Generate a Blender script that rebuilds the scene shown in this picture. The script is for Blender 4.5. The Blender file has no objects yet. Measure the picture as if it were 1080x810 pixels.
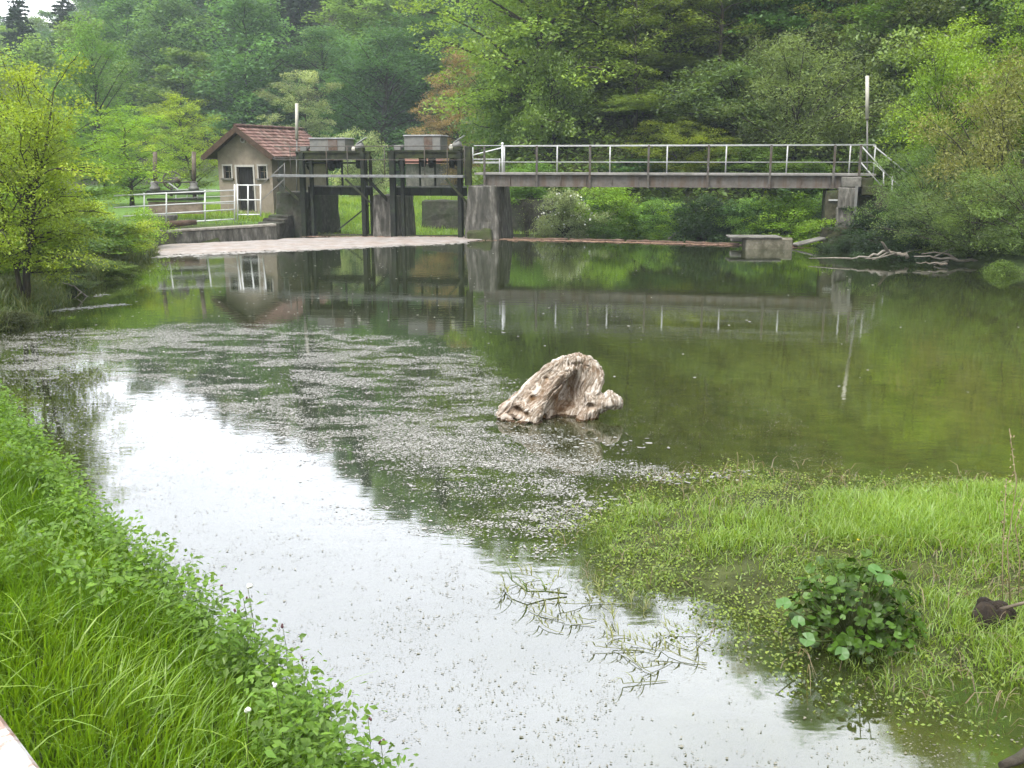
import bpy, bmesh, math, random
import numpy as np
from mathutils import Vector, Matrix, noise as mnoise

random.seed(7)
SC = bpy.context.scene
COL = SC.collection
R = math.radians

# ------------------------------------------------------------------ camera geometry
CAMZ = 3.0
TH = math.atan(237 / 1050)
CT, ST = math.cos(TH), math.sin(TH)

def ray(px, py):
    u = (px - 540) / 1050.0
    v = (405 - py) / 1050.0
    return (u, CT + v * ST, -ST + v * CT)

def W(px, py, z=0.0):
    d = ray(px, py)
    t = (z - CAMZ) / d[2]
    return (d[0] * t, d[1] * t, z)

def P(px, py, Y):
    d = ray(px, py)
    t = Y / d[1]
    return Vector((d[0] * t, Y, CAMZ + d[2] * t))

# the weir line (front face of footbridge and sluice), in plan
LA = Vector((P(500, 170, 39.0).x, 39.0))
LB = Vector((P(915, 170, 36.0).x, 36.0))
LD = (LB - LA).normalized()
LN = Vector((-LD.y, LD.x))          # away from the camera

def L(px, py, off=0.0):
    """point on the vertical plane through the weir line, moved `off` metres away from the camera"""
    d = ray(px, py)
    o = LA + LN * off
    t = (o.x * LN.x + o.y * LN.y) / (d[0] * LN.x + d[1] * LN.y)
    return Vector((d[0] * t, d[1] * t, CAMZ + d[2] * t))

def Lz(px, z, off=0.0):
    p = L(px, 185, off)
    return Vector((p.x, p.y, z))

# ------------------------------------------------------------------ generic mesh helpers
def mesh_arrays(name, verts, faces_list, attrs=None, smooth=False):
    """faces_list: list of int arrays (n,k); attrs: {name: per-vertex float array}"""
    me = bpy.data.meshes.new(name)
    verts = np.asarray(verts, dtype=np.float32)
    me.vertices.add(len(verts))
    me.vertices.foreach_set('co', verts.ravel())
    loops, starts, totals, pos = [], [], [], 0
    for f in faces_list:
        f = np.asarray(f, dtype=np.int32)
        if len(f) == 0:
            continue
        k = f.shape[1]
        loops.append(f.ravel())
        starts.append(pos + np.arange(len(f)) * k)
        totals.append(np.full(len(f), k))
        pos += len(f) * k
    loops = np.concatenate(loops).astype(np.int32)
    starts = np.concatenate(starts).astype(np.int32)
    me.loops.add(len(loops))
    me.loops.foreach_set('vertex_index', loops)
    me.polygons.add(len(starts))
    me.polygons.foreach_set('loop_start', starts)
    me.polygons.foreach_set('use_smooth', np.full(len(starts), bool(smooth)))
    me.update(calc_edges=True)
    for k, v in (attrs or {}).items():
        v = np.asarray(v, dtype=np.float32)
        if v.ndim == 1:
            a = me.attributes.new(k, 'FLOAT', 'POINT')
            a.data.foreach_set('value', v)
        else:
            a = me.attributes.new(k, 'FLOAT_COLOR', 'POINT')
            a.data.foreach_set('color', np.concatenate([v, np.ones((len(v), 1), np.float32)], 1).ravel())
    me.validate()
    return me

def link(name, me, mat, parent=None, loc=(0, 0, 0)):
    o = bpy.data.objects.new(name, me)
    COL.objects.link(o)
    if mat and me is not None and not me.materials:
        me.materials.append(mat)
    o.location = loc
    if parent:
        o.parent = parent
    return o

def tag(o, label=None, cat=None, group=None, kind=None):
    if label: o['label'] = label
    if cat: o['category'] = cat
    if group: o['group'] = group
    if kind: o['kind'] = kind
    return o

def empty(name, loc, label=None, cat=None, group=None, rz=0.0):
    o = bpy.data.objects.new(name, None)
    COL.objects.link(o)
    o.location = loc
    o.rotation_euler = (0, 0, rz)
    o.empty_display_size = 0.3
    return tag(o, label, cat, group)

class MB:
    """collects simple solids in world coordinates, then links them as one mesh"""
    def __init__(s):
        s.bm = bmesh.new()
    def quadbox(s, p):
        v = [s.bm.verts.new(q) for q in p]
        for f in ((3, 2, 1, 0), (4, 5, 6, 7), (0, 1, 5, 4), (1, 2, 6, 5), (2, 3, 7, 6), (3, 0, 4, 7)):
            s.bm.faces.new([v[i] for i in f])
        return s
    def box(s, c, size, ax=None, ay=None):
        c = Vector(c); ax = Vector(ax or (1, 0, 0)); ay = Vector(ay or (0, 1, 0)); az = ax.cross(ay)
        a, b, d = ax * size[0] / 2, ay * size[1] / 2, az * size[2] / 2
        return s.quadbox([c - a - b - d, c + a - b - d, c + a + b - d, c - a + b - d,
                          c - a - b + d, c + a - b + d, c + a + b + d, c - a + b + d])
    def bar(s, p, q, w, h, up=(0, 0, 1)):
        p, q = Vector(p), Vector(q)
        d = (q - p); n = d.length; d.normalize()
        up = Vector(up)
        if abs(d.dot(up)) > 0.98: up = Vector((LD.x, LD.y, 0))
        sd = d.cross(up).normalized(); u2 = sd.cross(d).normalized()
        return s.box((p + q) / 2, (n, w, h), d, -sd)
    def tube(s, pts, rad, n=8, cap=True):
        pts = [Vector(p) for p in pts]
        if not hasattr(rad, '__len__'): rad = [rad] * len(pts)
        rings = []
        ref = None
        for i, p in enumerate(pts):
            d = (pts[min(i + 1, len(pts) - 1)] - pts[max(i - 1, 0)]).normalized()
            if ref is None:
                ref = d.orthogonal().normalized()
            ref = (ref - d * ref.dot(d)).normalized()
            b = d.cross(ref)
            rings.append([s.bm.verts.new(p + (ref * math.cos(t) + b * math.sin(t)) * rad[i])
                          for t in (2 * math.pi * k / n for k in range(n))])
        for a, b in zip(rings, rings[1:]):
            for k in range(n):
                f = s.bm.faces.new((a[k], a[(k + 1) % n], b[(k + 1) % n], b[k])); f.smooth = True
        if cap:
            s.bm.faces.new(rings[0][::-1]); s.bm.faces.new(rings[-1])
        return s
    def prism(s, poly, d):
        """polygon (3-D points) pushed along vector d"""
        d = Vector(d)
        a = [s.bm.verts.new(p) for p in poly]; b = [s.bm.verts.new(Vector(p) + d) for p in poly]
        s.bm.faces.new(a[::-1]); s.bm.faces.new(b)
        for i in range(len(a)):
            j = (i + 1) % len(a)
            s.bm.faces.new((a[i], a[j], b[j], b[i]))
        return s
    def ball(s, c, r, sc=(1, 1, 1), seg=10):
        m = Matrix.Translation(Vector(c)) @ Matrix.Diagonal((r * sc[0], r * sc[1], r * sc[2], 1))
        r_ = bmesh.ops.create_uvsphere(s.bm, u_segments=seg, v_segments=max(6, seg * 2 // 3), radius=1, matrix=m)
        for v in r_['verts']:
            for f in v.link_faces: f.smooth = True
        return s
    def build(s, name, mat, parent=None, bevel=0.0, rough=0.0, cuts=0, world=True, seed=0):
        bm = s.bm
        bmesh.ops.recalc_face_normals(bm, faces=bm.faces[:])
        if bevel > 0:
            es = [e for e in bm.edges if len(e.link_faces) == 2 and e.calc_face_angle(0) > 0.6]
            bmesh.ops.bevel(bm, geom=es, offset=bevel, segments=1, affect='EDGES', clamp_overlap=True)
        if cuts:
            bmesh.ops.subdivide_edges(bm, edges=bm.edges[:], cuts=cuts, use_grid_fill=True)
        if rough > 0:
            bm.normal_update()
            for v in bm.verts:
                q = v.co * 2.1 + Vector((seed, 0, 0))
                v.co += v.normal * (mnoise.noise(q) * rough + mnoise.noise(q * 3.3) * rough * 0.6)
        base = Vector((0, 0, 0))
        if parent is not None and world:
            base = parent.location if parent.parent is None else parent.parent.location + parent.location
        if parent is None:
            xs = [v.co for v in bm.verts]
            base = Vector((sum(v.x for v in xs) / len(xs), sum(v.y for v in xs) / len(xs), min(v.z for v in xs)))
        rot = Matrix.Identity(4)
        bmesh.ops.translate(bm, verts=bm.verts[:], vec=-base)
        me = bpy.data.meshes.new(name)
        bm.to_mesh(me); bm.free()
        return link(name, me, mat, parent, (0, 0, 0) if parent is not None else base)

# ------------------------------------------------------------------ materials
def new_mat(name):
    m = bpy.data.materials.new(name); m.use_nodes = True
    nt = m.node_tree; nt.nodes.clear()
    out = nt.nodes.new('ShaderNodeOutputMaterial')
    return m, nt, out

def N(nt, typ, **kw):
    n = nt.nodes.new(typ)
    for k, v in kw.items():
        if k.startswith('i_'):
            key = k[2:]
            key = int(key) if key.isdigit() else key.replace('_', ' ')
            n.inputs[key].default_value = v
        else:
            setattr(n, k, v)
    return n

def c4(c): return (c[0], c[1], c[2], 1)

def ramp(nt, fac, stops):
    r = nt.nodes.new('ShaderNodeValToRGB')
    el = r.color_ramp.elements
    while len(el) < len(stops): el.new(0.5)
    for e, (p, c) in zip(el, stops):
        e.position = p; e.color = c4(c)
    nt.links.new(fac, r.inputs[0])
    return r

def surf(name, cols, scale=6.0, stretch=(1, 1, 1), rough=0.85, bump=0.3, bdist=0.01, metal=0.0,
         stain=None, stain_scale=1.2, stain_amt=0.6, stain_stretch=(1, 1, 1), detail=8, lo=0.3, hi=0.7, spec=0.3):
    """noise-driven surface: three colours on a fine noise, plus irregular patches of a stain colour"""
    m, nt, out = new_mat(name)
    lk = nt.links.new
    tc = N(nt, 'ShaderNodeTexCoord')
    geo = N(nt, 'ShaderNodeNewGeometry')
    mp = N(nt, 'ShaderNodeMapping'); mp.inputs['Scale'].default_value = stretch
    lk(geo.outputs['Position'], mp.inputs['Vector'])
    n1 = N(nt, 'ShaderNodeTexNoise', i_Scale=scale, i_Detail=detail, i_Roughness=0.65)
    lk(mp.outputs[0], n1.inputs['Vector'])
    st = [(lo + (hi - lo) * i / max(1, len(cols) - 1), c) for i, c in enumerate(cols)]
    col = ramp(nt, n1.outputs['Fac'], st).outputs['Color']
    if stain is not None:
        mp2 = N(nt, 'ShaderNodeMapping'); mp2.inputs['Scale'].default_value = stain_stretch
        lk(geo.outputs['Position'], mp2.inputs['Vector'])
        n2 = N(nt, 'ShaderNodeTexNoise', i_Scale=stain_scale, i_Detail=7, i_Roughness=0.7)
        lk(mp2.outputs[0], n2.inputs['Vector'])
        r2 = ramp(nt, n2.outputs['Fac'], [(0.45, (0, 0, 0)), (0.62, (stain_amt,) * 3)])
        mx = N(nt, 'ShaderNodeMixRGB'); mx.inputs[2].default_value = c4(stain)
        lk(r2.outputs[0], mx.inputs[0]); lk(col, mx.inputs[1])
        col = mx.outputs[0]
    b = N(nt, 'ShaderNodeBsdfPrincipled', i_Roughness=rough, i_Metallic=metal)
    b.inputs['Specular IOR Level'].default_value = spec
    lk(col, b.inputs['Base Color'])
    if bump:
        bp = N(nt, 'ShaderNodeBump', i_Strength=bump, i_Distance=bdist)
        lk(n1.outputs['Fac'], bp.inputs['Height']); lk(bp.outputs[0], b.inputs['Normal'])
    lk(b.outputs[0], out.inputs[0])
    return m

M = {}
M['concrete'] = surf('concrete', [(.0800, .0760, .0640), (.1600, .1520, .1320), (.2400, .2280, .2000)], 5, rough=.92, bump=.5, stain=(.05, .05, .04), stain_scale=1.6, stain_stretch=(1, 1, .35))
M['old_concrete'] = surf('old_concrete', [(.0450, .0430, .0350), (.1200, .1120, .0950), (.2700, .2550, .2250)], 4.5, stretch=(1.5, 1.5, .4), rough=.95, bump=.8, bdist=.03, stain=(.025, .026, .02), stain_scale=1.3, stain_amt=.75, stain_stretch=(1.8, 1.8, .22))
M['stone_wall'] = surf('stone_wall', [(.0210, .0198, .0162), (.0450, .0420, .0330), (.0900, .0840, .0690)], 5, rough=.95, bump=.9, bdist=.04, stain=(.03, .045, .015), stain_scale=1.0, stain_amt=.7)
M['moss_stone'] = surf('moss_stone', [(.0217, .0217, .0136), (.0465, .0434, .0248), (.0868, .0806, .0527)], 5, rough=.95, bump=.9, bdist=.04, stain=(.04, .055, .014), stain_scale=1.6, stain_amt=.85)
M['moss_wet'] = surf('moss_wet', [(.09, .082, .055), (.17, .155, .115), (.24, .225, .175)], 5, rough=.95, bump=.5, stain=(.05, .048, .025), stain_scale=2.4, stain_amt=.8)
M['wall_top'] = surf('wall_top', [(.1445, .1318, .1105), (.2550, .2380, .2040), (.3400, .3145, .2720)], 6, rough=.95, bump=.5, stain=(.12, .10, .075), stain_scale=2)
M['plaster'] = surf('plaster', [(.1800, .1485, .1125), (.2295, .1935, .1485), (.2700, .2295, .1800)], 3.5, rough=.95, bump=.25, stain=(.15, .125, .095), stain_scale=.9, stain_amt=.5, stain_stretch=(1, 1, .5))
M['surround'] = surf('surround', [(.33, .31, .28), (.42, .40, .36)], 8, rough=.9, bump=.2)
M['dark_steel'] = surf('dark_steel', [(.0042, .0056, .0042), (.0098, .0115, .0080), (.0192, .0192, .0140)], 9, rough=.75, bump=.3, stain=(.03, .045, .016), stain_scale=2.2, stain_amt=.5)
M['mossy_steel'] = surf('mossy_steel', [(.0086, .0106, .0062), (.0192, .0216, .0115), (.0360, .0360, .0216)], 8, rough=.85, bump=.4, stain=(.06, .075, .022), stain_scale=1.8, stain_amt=.6)
M['walk_steel'] = surf('walk_steel', [(.1020, .1105, .1105), (.1700, .1785, .1785), (.2295, .2380, .2380)], 7, rough=.6, bump=.15, metal=.0, stain=(.10, .09, .075), stain_scale=3)
M['beam'] = surf('beam', [(.0748, .0680, .0578), (.1156, .1054, .0918), (.1564, .1428, .1258)], 5, rough=.7, bump=.2, stain=(.09, .06, .038), stain_scale=1.3, stain_amt=.8, stain_stretch=(3, 3, .35))
M['deck'] = surf('deck', [(.16, .155, .14), (.22, .21, .195), (.28, .27, .25)], 6, rough=.85, bump=.2, stain=(.08, .075, .06), stain_scale=1.2)
M['dark_post'] = surf('dark_post', [(.05, .047, .04), (.085, .08, .07), (.13, .122, .108)], 8, rough=.75, bump=.2, stain=(.07, .04, .022), stain_scale=3)
M['galv'] = surf('galv', [(.3230, .3315, .3230), (.4250, .4335, .4250), (.5100, .5185, .5100)], 9, rough=.45, bump=.08, stain=(.28, .27, .24), stain_scale=2.5, stain_amt=.5)
M['white_paint'] = surf('white_paint', [(.60, .61, .60), (.70, .71, .70), (.76, .77, .77)], 5, rough=.5, bump=.06, stain=(.42, .40, .36), stain_scale=2.6, stain_amt=.4)
M['house_grey'] = surf('house_grey', [(.1104, .1104, .1028), (.1505, .1505, .1405), (.1806, .1806, .1706)], 6, rough=.6, bump=.1, stain=(.20, .19, .16), stain_scale=2.5)
M['rust'] = surf('rust', [(.05, .032, .022), (.105, .068, .048), (.16, .125, .10)], 6, rough=.9, bump=.3, stain=(.14, .13, .12), stain_scale=4, stain_amt=.6)
M['cream_paint'] = surf('cream_paint', [(.3744, .3528, .2952), (.4464, .4248, .3600), (.4896, .4680, .4176)], 6, rough=.45, bump=.05)
M['bargeboard'] = surf('bargeboard', [(.028, .017, .010), (.05, .03, .018), (.085, .055, .034)], 7, rough=.8, bump=.2)
M['dark_interior'] = surf('dark_interior', [(.010, .009, .008), (.016, .015, .013)], 3, rough=.9, bump=0)
M['dark_door'] = surf('dark_door', [(.0060, .0050, .0045), (.0110, .0095, .0080), (.0170, .0150, .0130)], 3, stretch=(6, 6, .6), rough=.7, bump=.2)
M['old_wood'] = surf('old_wood', [(.07, .055, .038), (.14, .115, .085), (.22, .19, .15)], 6, stretch=(1, 1, 1), rough=.9, bump=.5, stain=(.05, .04, .026), stain_scale=2.5)
M['red_brown_wood'] = surf('red_brown_wood', [(.045, .028, .018), (.10, .062, .042), (.16, .11, .08)], 5, rough=.85, bump=.5, stain=(.05, .04, .028), stain_scale=2)
M['rack_panel'] = surf('rack_panel', [(.16, .125, .095), (.23, .18, .14), (.29, .235, .185)], 5, rough=.85, bump=.2, stain=(.10, .075, .055), stain_scale=2)
M['pale_branch'] = surf('pale_branch', [(.1200, .1050, .0810), (.2040, .1860, .1530), (.2700, .2520, .2160)], 9, rough=.9, bump=.5, stain=(.14, .11, .08), stain_scale=4)
M['bark'] = surf('bark', [(.022, .018, .013), (.045, .037, .028), (.08, .068, .052)], 7, stretch=(1, 1, .35), rough=.95, bump=.8, bdist=.03, stain=(.035, .042, .018), stain_scale=1.5, stain_amt=.5)
M['stem'] = surf('stem', [(.05, .07, .02), (.09, .11, .035)], 20, rough=.7, bump=0)
M['dry_stem'] = surf('dry_stem', [(.20, .15, .085), (.32, .25, .155)], 20, rough=.8, bump=0)
M['earth'] = surf('earth', [(.0084, .0060, .0042), (.0192, .0138, .0090), (.0420, .0300, .0198)], 14, rough=.95, bump=.8, bdist=.02)
M['red_roof_far'] = surf('red_roof_far', [(.22, .10, .07), (.30, .15, .11)], 4, rough=.9, bump=.1)
M['far_wall'] = surf('far_wall', [(.38, .35, .31), (.46, .43, .39)], 2, rough=.9, bump=.1)
M['flower'] = surf('flower', [(.07, .022, .028), (.13, .05, .055)], 30, rough=.7, bump=0)
M['white_flower'] = surf('white_flower', [(.62, .62, .56), (.74, .74, .68)], 30, rough=.7, bump=0)
M['yellow_flower'] = surf('yellow_flower', [(.62, .45, .02), (.75, .58, .03)], 30, rough=.7, bump=0)

def tile_mat():
    m, nt, out = new_mat('roof_tiles'); lk = nt.links.new
    geo = N(nt, 'ShaderNodeNewGeometry')
    at = N(nt, 'ShaderNodeAttribute', attribute_name='tint')
    n1 = N(nt, 'ShaderNodeTexNoise', i_Scale=5.0, i_Detail=7); lk(geo.outputs['Position'], n1.inputs['Vector'])
    ad = N(nt, 'ShaderNodeMath', operation='ADD'); lk(n1.outputs['Fac'], ad.inputs[0])
    ml = N(nt, 'ShaderNodeMath', operation='MULTIPLY_ADD', i_1=.35, i_2=-.17); lk(at.outputs['Fac'], ml.inputs[0])
    lk(ml.outputs[0], ad.inputs[1])
    r = ramp(nt, ad.outputs[0], [(.28, (.075, .042, .034)), (.5, (.15, .082, .066)), (.72, (.235, .15, .125))])
    n2 = N(nt, 'ShaderNodeTexNoise', i_Scale=1.6, i_Detail=6); lk(geo.outputs['Position'], n2.inputs['Vector'])
    r2 = ramp(nt, n2.outputs['Fac'], [(.5, (0, 0, 0)), (.66, (.6, .6, .6))])
    mx = N(nt, 'ShaderNodeMixRGB'); mx.inputs[2].default_value = (.11, .10, .07, 1)
    lk(r2.outputs[0], mx.inputs[0]); lk(r.outputs[0], mx.inputs[1])
    b = N(nt, 'ShaderNodeBsdfPrincipled', i_Roughness=.85); b.inputs['Specular IOR Level'].default_value = .25
    lk(mx.outputs[0], b.inputs['Base Color']); lk(b.outputs[0], out.inputs[0])
    return m
M['tiles'] = tile_mat()

def leaf_mat(name, trans=.38, gloss=.03, hue=(1.28, 1.08, .8), lo=.55, hi=1.45, noise_scale=.0):
    """leaf colour = object colour, varied leaf by leaf with the tint attribute (young leaves yellower)"""
    m, nt, out = new_mat(name); lk = nt.links.new
    oi = N(nt, 'ShaderNodeObjectInfo')
    at = N(nt, 'ShaderNodeAttribute', attribute_name='tint')
    mul = N(nt, 'ShaderNodeMapRange', i_1=0.0, i_2=1.0, i_3=lo, i_4=hi); lk(at.outputs['Fac'], mul.inputs[0])
    sc = N(nt, 'ShaderNodeVectorMath', operation='SCALE'); lk(oi.outputs['Color'], sc.inputs[0]); lk(mul.outputs[0], sc.inputs['Scale'])
    yl = N(nt, 'ShaderNodeVectorMath', operation='MULTIPLY'); yl.inputs[1].default_value = hue
    lk(sc.outputs[0], yl.inputs[0])
    at2 = N(nt, 'ShaderNodeAttribute', attribute_name='young')
    mx = N(nt, 'ShaderNodeMixRGB'); lk(at2.outputs['Fac'], mx.inputs[0]); lk(sc.outputs[0], mx.inputs[1]); lk(yl.outputs[0], mx.inputs[2])
    d = N(nt, 'ShaderNodeBsdfDiffuse'); lk(mx.outputs[0], d.inputs[0])
    t = N(nt, 'ShaderNodeBsdfTranslucent')
    ty = N(nt, 'ShaderNodeVectorMath', operation='MULTIPLY'); ty.inputs[1].default_value = (1.35, 1.3, .7)
    lk(mx.outputs[0], ty.inputs[0]); lk(ty.outputs[0], t.inputs[0])
    ms = N(nt, 'ShaderNodeMixShader', i_0=trans); lk(d.outputs[0], ms.inputs[1]); lk(t.outputs[0], ms.inputs[2])
    g = N(nt, 'ShaderNodeBsdfGlossy', i_Roughness=.45)
    ms2 = N(nt, 'ShaderNodeMixShader', i_0=gloss); lk(ms.outputs[0], ms2.inputs[1]); lk(g.outputs[0], ms2.inputs[2])
    lk(ms2.outputs[0], out.inputs[0])
    return m
M['leaf'] = leaf_mat('leaf', trans=.46)
M['needle'] = leaf_mat('needle', trans=.15, gloss=.02)
M['grass'] = leaf_mat('grass', trans=.42, gloss=.06, hue=(1.7, 1.2, .8))
M['waxy_leaf'] = leaf_mat('waxy_leaf', trans=.2, gloss=.035, lo=.6, hi=1.5)
HAZE = .0006
SUN_E = 1.5
SKY = .10
CLOUD = 6.0
EXPO = 1.5
# ------------------------------------------------------------------ ground, pond, hills
def sdist(px, py, poly):
    """signed distance to a closed polygon, negative inside (numpy arrays)"""
    px = np.asarray(px, float); py = np.asarray(py, float)
    d = np.full(px.shape, 1e18); inside = np.zeros(px.shape, bool)
    n = len(poly)
    for i in range(n):
        ax, ay = poly[i][:2]; bx, by = poly[(i + 1) % n][:2]
        ex, ey = bx - ax, by - ay
        t = np.clip(((px - ax) * ex + (py - ay) * ey) / (ex * ex + ey * ey + 1e-12), 0, 1)
        d = np.minimum(d, (px - ax - t * ex) ** 2 + (py - ay - t * ey) ** 2)
        c = ((ay > py) != (by > py)) & (px < (bx - ax) * (py - ay) / (by - ay + 1e-12) + ax)
        inside ^= c
    d = np.sqrt(d)
    return np.where(inside, -d, d)

def sst(a, b, x):
    t = np.clip((x - a) / (b - a), 0, 1)
    return t * t * (3 - 2 * t)

def vnoise(x, y, s, seed=0):
    """smooth value noise, numpy"""
    x = np.asarray(x, float) / s + seed * 17.3; y = np.asarray(y, float) / s + seed * 5.7
    xi, yi = np.floor(x), np.floor(y); fx, fy = x - xi, y - yi
    fx, fy = fx * fx * (3 - 2 * fx), fy * fy * (3 - 2 * fy)
    def h(a, b):
        v = np.sin(a * 127.1 + b * 311.7 + seed * 74.7) * 43758.5453
        return v - np.floor(v)
    return (h(xi, yi) * (1 - fx) + h(xi + 1, yi) * fx) * (1 - fy) + (h(xi, yi + 1) * (1 - fx) + h(xi + 1, yi + 1) * fx) * fy

def fnoise(x, y, s, seed=0, octv=3):
    r, a, t = 0, 1, 0
    for k in range(octv):
        r = r + a * vnoise(x, y, s / 2 ** k, seed + k); t += a; a *= .55
    return r / t

WL = W(165, 258)
POND = [(2.6, .2), (1.0, 2.0), (-.25, 3.4), (-.95, 4.55), (-1.75, 5.65), (-2.55, 6.65), (-3.5, 7.75), (-4.6, 9.4), (-5.9, 11.2),
        (-7.4, 13.0), (-8.6, 15.2), (-9.1, 17.3), (-9.0, 19.0), (-9.7, 21.5), (-10.2, 24.5), (-10.9, 28.5), (-11.6, 32.5), (-12.9, 35.6),
        (-9.6, 39.2), (-9.2, 40.9), (-5.0, 40.4), (-1.4, 40.6), (.6, 41.0), (4.0, 39.9), (8.0, 38.0), (10.6, 36.8), (11.6, 34.6), (12.0, 33.4), (12.6, 31.2), (13.2, 29.0), (13.6, 26.4),
        (14.6, 22), (15.5, 16), (14.5, 10), (11, 5), (8, 1.5), (5, -.5)]
PEN = [W(*p)[:2] for p in ((592, 556), (620, 536), (668, 518), (728, 504), (780, 495), (840, 499), (905, 504), (980, 506), (1060, 510), (1180, 520))] + \
      [(9, 9.5), (9, 6)] + [W(*p)[:2] for p in ((1170, 750), (1060, 762), (985, 752), (905, 726), (850, 706), (800, 684), (735, 668), (680, 645), (630, 612), (598, 585))]
TOE = [(-3, 62), (-1.5, 47), (5, 44), (12, 40.5), (18, 33), (22, 24), (28, 8), (30, -60), (400, -60), (400, 480), (60, 480)]

def ground_z(x, y):
    x = np.asarray(x, float); y = np.asarray(y, float)
    sd = sdist(x, y, POND); pen = sdist(x, y, PEN)
    # target land height by zone
    wl = sst(38.6, 40.5, y + .21 * x) * sst(-9.4, -8.2, x)     # below the weir
    tgt = 1.3 + (.62 - 1.3) * sst(12, 17, y)
    tgt = np.where(x > 4, .9, tgt)
    down = np.clip(-.25 + .062 * np.maximum(y - 44, 0), -.25, 1.0)
    rate = .62
    land = tgt * (1 - np.exp(-rate * np.maximum(sd, 0) / tgt)) + .03
    # terrace behind the canal wall rises at once
    terr = sst(34.2, 35.4, y) * (1 - sst(-9.8, -9.0, x))
    land = land * (1 - terr) + terr * (.50 + .15 * sst(.3, 3.5, sd))
    land = land * (1 - wl) + down * wl
    bed = -.10 - np.minimum(.30 * np.maximum(-sd, 0), .65)
    shal = np.exp(-np.maximum(pen, 0) / 2.2)
    bed = bed * (1 - .65 * shal)
    z = np.where(sd > 0, land, bed)
    pz = np.clip(-pen * .11 - .045, -.30, .07) + (fnoise(x, y, .45, 3) - .5) * .13
    pz = pz + .07 * sst(3.2, 4.4, x) * sst(.0, -.6, pen)
    z = np.where(sd < 0, np.maximum(z, pz), z)
    z = z + np.where(sd > .4, (fnoise(x, y, 1.3, 5) - .5) * .12, 0)
    # wooded slope on the right
    td = np.maximum(-sdist(x, y, TOE), 0)
    hr = .84 * td
    hr = 75 * (1 - np.exp(-hr / 75)) * 1.1
    # far hillside closing the valley
    az = np.degrees(np.arctan2(x, np.maximum(y, 1)))
    dist = np.hypot(x, y)
    el = np.interp(az, [-60, -31, -26, -23.5, -21, -17, -13, -7, 0, 20], [6.0, 5.8, 5.2, 5.6, 7.8, 11.3, 16.4, 20.5, 25, 25])
    cap = np.tan(np.radians(el)) * np.minimum(dist, 250) + 3 - 4
    d0 = np.maximum(dist - 98 - 20 * sst(-14, -24, -az * -1) , 0)
    hf = (.62 + .42 * sst(-13, -5, az)) * d0
    hf = cap * (1 - np.exp(-hf / np.maximum(cap, 5)))
    hl = .33 * np.maximum(-x - .38 * y - 36, 0)
    hf = np.maximum(hf, np.minimum(hl, cap)) * sst(30, 70, dist)
    big = np.maximum(hr, hf)
    return z + big + np.where(big > 1, (fnoise(x, y, 14, 9) - .5) * 3.0, 0)

def gz(x, y):
    return float(ground_z(np.array([x]), np.array([y]))[0])

def axis(dense, far_lo, far_hi):
    lo, hi, st = dense
    a = list(np.arange(lo, hi, st))
    s, v = st, hi
    while v < far_hi:
        a.append(v); s = min(s * 1.07, 7); v += s
    s, v, b = st, lo, []
    while v > far_lo:
        s = min(s * 1.07, 7); v -= s; b.append(v)
    return np.array(b[::-1] + a)

gx = axis((-9, 9, .13), -330, 330); gy = axis((1.0, 14, .13), -70, 440)
GX, GY = np.meshgrid(gx, gy)
fx, fy = GX.ravel(), GY.ravel()
fz = ground_z(fx, fy)
nx, ny = len(gx), len(gy)
ii = np.arange((ny - 1) * (nx - 1)); r_, c_ = ii // (nx - 1), ii % (nx - 1)
a0 = r_ * nx + c_
quads = np.stack([a0, a0 + 1, a0 + nx + 1, a0 + nx], 1)
sd = sdist(fx, fy, POND); pen = sdist(fx, fy, PEN); td = -sdist(fx, fy, TOE); dist = np.hypot(fx, fy)
def blend(c, d, w): return c * (1 - w[:, None]) + np.array(d)[None, :] * w[:, None]
cov = np.tile(np.array([.045, .042, .022]), (len(fx), 1))
cov = blend(cov, (.085, .16, .028), sst(36, 42, fy) * (td < 1) * 1.0)            # meadow
cov = blend(cov, (.05, .085, .02), ((fy < 36) & (sd > 0)) * .8)                   # bank turf
cov = blend(cov, (.052, .062, .022), sst(-1, 3, td))                              # forest floor
cov = blend(cov, (.038, .040, .02), sst(92, 108, dist) * (td < 1))
shal = np.exp(-np.maximum(pen, 0) / 3.2)
cov = np.where((sd < 0.05)[:, None], blend(np.tile(np.array([.020, .023, .013]), (len(fx), 1)), (.175, .18, .045), np.clip(sst(-1, 5, fx) * sst(30, 14, fy) , 0, 1)), cov)
cov = blend(cov, (.050, .060, .020), sst(.15, -.1, pen) * (sd < 0))
me = mesh_arrays('ground', np.stack([fx, fy, fz], 1), [quads], {'cover': cov}, smooth=True)

def ground_mat():
    m, nt, out = new_mat('ground'); lk = nt.links.new
    at = N(nt, 'ShaderNodeAttribute', attribute_name='cover')
    geo = N(nt, 'ShaderNodeNewGeometry')
    n1 = N(nt, 'ShaderNodeTexNoise', i_Scale=3.0, i_Detail=9, i_Roughness=.7); lk(geo.outputs['Position'], n1.inputs['Vector'])
    r = ramp(nt, n1.outputs['Fac'], [(.3, (.45, .42, .4)), (.5, (.95, .95, .95)), (.72, (1.6, 1.55, 1.35))])
    mx = N(nt, 'ShaderNodeMixRGB', blend_type='MULTIPLY', i_0=1.0); lk(at.outputs['Color'], mx.inputs[1]); lk(r.outputs[0], mx.inputs[2])
    b = N(nt, 'ShaderNodeBsdfPrincipled', i_Roughness=.95); b.inputs['Specular IOR Level'].default_value = .15
    lk(mx.outputs[0], b.inputs['Base Color'])
    bp = N(nt, 'ShaderNodeBump', i_Strength=.6, i_Distance=.05); lk(n1.outputs['Fac'], bp.inputs['Height']); lk(bp.outputs[0], b.inputs['Normal'])
    lk(b.outputs[0], out.inputs[0])
    return m
tag(link('ground', me, ground_mat()), kind='structure')

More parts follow.
